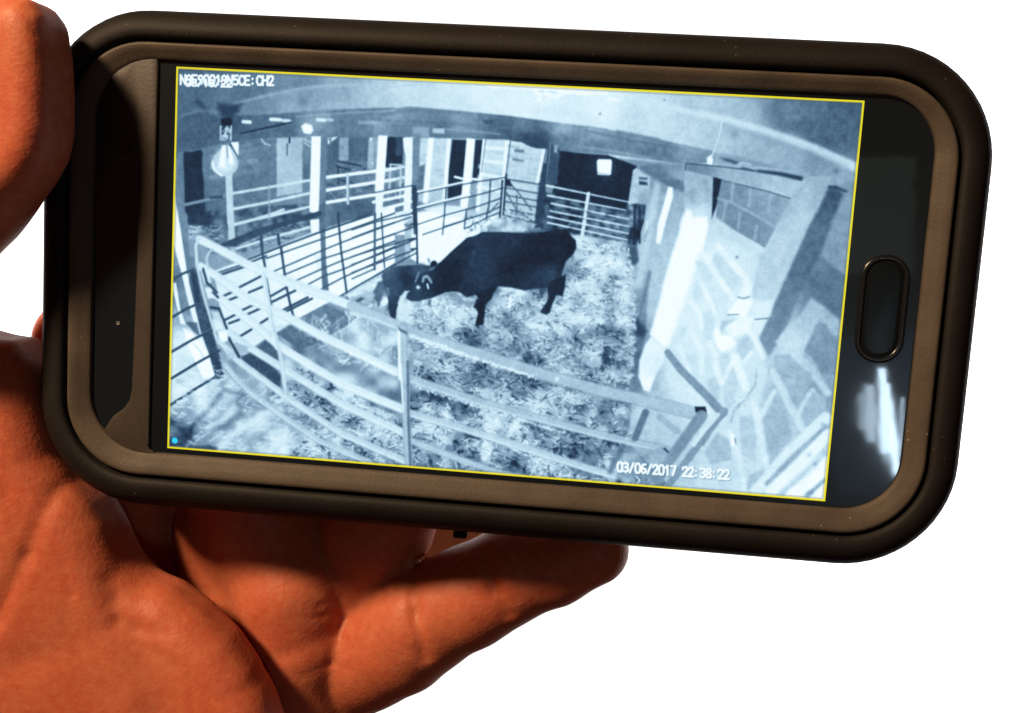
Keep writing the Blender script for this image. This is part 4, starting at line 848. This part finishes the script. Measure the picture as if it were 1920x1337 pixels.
groove(hand, [(149, 903), (112, 1010), (60, 1120), (0, 1215)], -8, 1.3, .55)
groove(hand, [(240, 1062), (252, 1100), (262, 1134), (290, 1150), (340, 1156)], -8, 1.3, .35)
groove(hand, [(-20, 1235), (110, 1195), (240, 1150)], -8, 3., .25)
groove(hand, [(756, 1080), (775, 1160), (792, 1240)], -12, 1.2, .75)
groove(hand, [(908, 1060), (924, 1110), (950, 1160)], -12, 1.2, .75)
groove(hand, [(600, 1215), (530, 1235), (470, 1250)], -12, 1.4, .25)
for k in range(7): groove(hand, [(70+k*3, 62+k*7), (86+k*2, 50+k*8)], 15, .45, .16)
for k in range(6): groove(hand, [(655+k*16, 1120+k*2-8*(k % 2)), (668+k*19, 1190+k*6), (690+k*22, 1250-k*4)], -12, .5, .10)
for pts in ([(300, 1165), (370, 1200), (440, 1262)], [(20, 1300), (160, 1285), (330, 1310)], [(90, 880), (70, 960), (20, 1030)], [(180, 1010), (200, 1070), (190, 1130)], [(660, 1250), (690, 1180), (735, 1130)], [(815, 1085), (830, 1150), (850, 1200)], [(540, 1150), (580, 1160), (620, 1150)], [(530, 1170), (585, 1180), (630, 1168)], [(548, 1290), (600, 1275), (640, 1285)]):
    groove(hand, pts, -10, .6, .22)
for s0, s1, m in creases: hand[s0, s1, :] += m[:, :, None]

def surface_nets(f):
    ins = f < 0; nx, ny, nz = f.shape
    c = np.zeros((nx-1, ny-1, nz-1), np.uint8)
    for dx in (0, 1):
        for dy in (0, 1):
            for dz in (0, 1): c += ins[dx:nx-1+dx, dy:ny-1+dy, dz:nz-1+dz]
    act = (c > 0) & (c < 8); ii = np.argwhere(act); idx = -np.ones(act.shape, np.int64); idx[act] = np.arange(len(ii))
    acc = np.zeros((len(ii), 3)); cnt = np.zeros(len(ii))
    corners = [(0, 0, 0), (1, 0, 0), (0, 1, 0), (1, 1, 0), (0, 0, 1), (1, 0, 1), (0, 1, 1), (1, 1, 1)]
    val = [f[ii[:, 0]+a, ii[:, 1]+b, ii[:, 2]+c_] for a, b, c_ in corners]
    for i in range(8):
        for j in range(i+1, 8):
            p, q = np.array(corners[i]), np.array(corners[j])
            if np.abs(p-q).sum() != 1: continue
            m = (val[i] < 0) != (val[j] < 0); t = val[i]/(val[i]-val[j]+1e-12)
            acc[m] += (p+(q-p)*t[:, None])[m]; cnt[m] += 1
    v = (ii+acc/cnt[:, None])*VX+lo
    faces = []
    for ax in range(3):
        a = np.take(ins, range(f.shape[ax]-1), ax); b = np.take(ins, range(1, f.shape[ax]), ax); e = np.argwhere(a != b)
        u, w = (ax+1) % 3, (ax+2) % 3
        ok = (e[:, u] > 0) & (e[:, w] > 0) & (e[:, u] < act.shape[u]) & (e[:, w] < act.shape[w]); e = e[ok]
        def at(du, dw):
            q = e.copy(); q[:, u] += du; q[:, w] += dw; return idx[q[:, 0], q[:, 1], q[:, 2]]
        quad = np.stack([at(-1, -1), at(0, -1), at(0, 0), at(-1, 0)], 1)
        fl = ~a[e[:, 0], e[:, 1], e[:, 2]]; quad[fl] = quad[fl][:, ::-1]; faces.append(quad)
    fa = np.concatenate(faces)
    return v, fa[(fa >= 0).all(1)]
hv, hf = surface_nets(hand)
def relax(v, f, n):
    """even out the sampling steps"""
    e = np.concatenate([f[:, [0, 1]], f[:, [1, 2]], f[:, [2, 3]], f[:, [3, 0]]])
    for i in range(n):
        lam = .5 if i % 2 == 0 else -.52
        s = np.zeros_like(v); c = np.zeros(len(v))
        for a, b in ((0, 1), (1, 0)):
            for k in range(3): s[:, k] += np.bincount(e[:, a], v[e[:, b], k], len(v))
            c += np.bincount(e[:, a], minlength=len(v))
        v = v+lam*(s/c[:, None]-v)
    return v
hv = relax(hv, hf, 6)
hw = np.stack([hv[:, 0]*S, -hv[:, 2]*S, hv[:, 1]*S], 1)
me = bpy.data.meshes.new('person'); me.from_pydata(hw.tolist(), [], hf.tolist()); me.update()
bm = bmesh.new(); bm.from_mesh(me); bmesh.ops.recalc_face_normals(bm, faces=bm.faces); bm.to_mesh(me); bm.free()
M_SKIN = mat('skin', (.43, .112, .048), .52, .25, sss=(.4, (1, .12, .05), 3.2), var=(70, .82, 1.14))
nt = M_SKIN.node_tree; bs = nt.nodes['Principled BSDF']; tc = nt.nodes.new('ShaderNodeTexCoord')
def vnode(kind, sc, vec=(1, 1, 1), rot=(0, 0, 0), **inp):
    mp = nt.nodes.new('ShaderNodeMapping'); mp.inputs['Scale'].default_value = vec; mp.inputs['Rotation'].default_value = rot
    nt.links.new(tc.outputs['Object'], mp.inputs[0]); n = nt.nodes.new(kind); n.inputs['Scale'].default_value = sc
    nt.links.new(mp.outputs[0], n.inputs['Vector'])
    for k, v in inp.items(): n.inputs[k].default_value = v
    return n
mix = nt.nodes.new('ShaderNodeMix'); mix.data_type = 'RGBA'
n1 = vnode('ShaderNodeTexNoise', 55, Detail=5., Distortion=.4); n2 = vnode('ShaderNodeTexNoise', 620, Detail=3.)
ad = nt.nodes.new('ShaderNodeMath'); ad.operation = 'ADD'; mr = nt.nodes.new('ShaderNodeMapRange')
nt.links.new(n1.outputs[0], ad.inputs[0]); nt.links.new(n2.outputs[0], ad.inputs[1]); nt.links.new(ad.outputs[0], mr.inputs[0])
mr.inputs[1].default_value = .7; mr.inputs[2].default_value = 1.3
nt.links.new(mr.outputs[0], mix.inputs['Factor']); mix.inputs['A'].default_value = (.43, .092, .042, 1); mix.inputs['B'].default_value = (.50, .150, .072, 1)
nt.links.new(mix.outputs['Result'], bs.inputs['Base Color'])
prev = None
for n, dist in ((vnode('ShaderNodeTexVoronoi', 1500).outputs['Distance'], .045),
                (vnode('ShaderNodeTexNoise', 700, (1, 1, .2), (0, .5, 0), Detail=4., Distortion=.6).outputs[0], .05),
                (vnode('ShaderNodeTexNoise', 560, (.22, 1, 1), (0, .35, 0), Detail=4., Distortion=.8).outputs[0], .045),
                (vnode('ShaderNodeTexNoise', 110, Detail=3.).outputs[0], .06)):
    bp = nt.nodes.new('ShaderNodeBump'); bp.inputs['Distance'].default_value = dist*S; bp.inputs['Strength'].default_value = 1
    nt.links.new(n, bp.inputs['Height'])
    if prev: nt.links.new(prev.outputs[0], bp.inputs['Normal'])
    prev = bp
nt.links.new(prev.outputs[0], bs.inputs['Normal'])
person = link('person', me, M_SKIN); person.location = ORG
tag(person, 'bare left hand gripping the phone, thumb at its left end, little finger underneath', 'person')
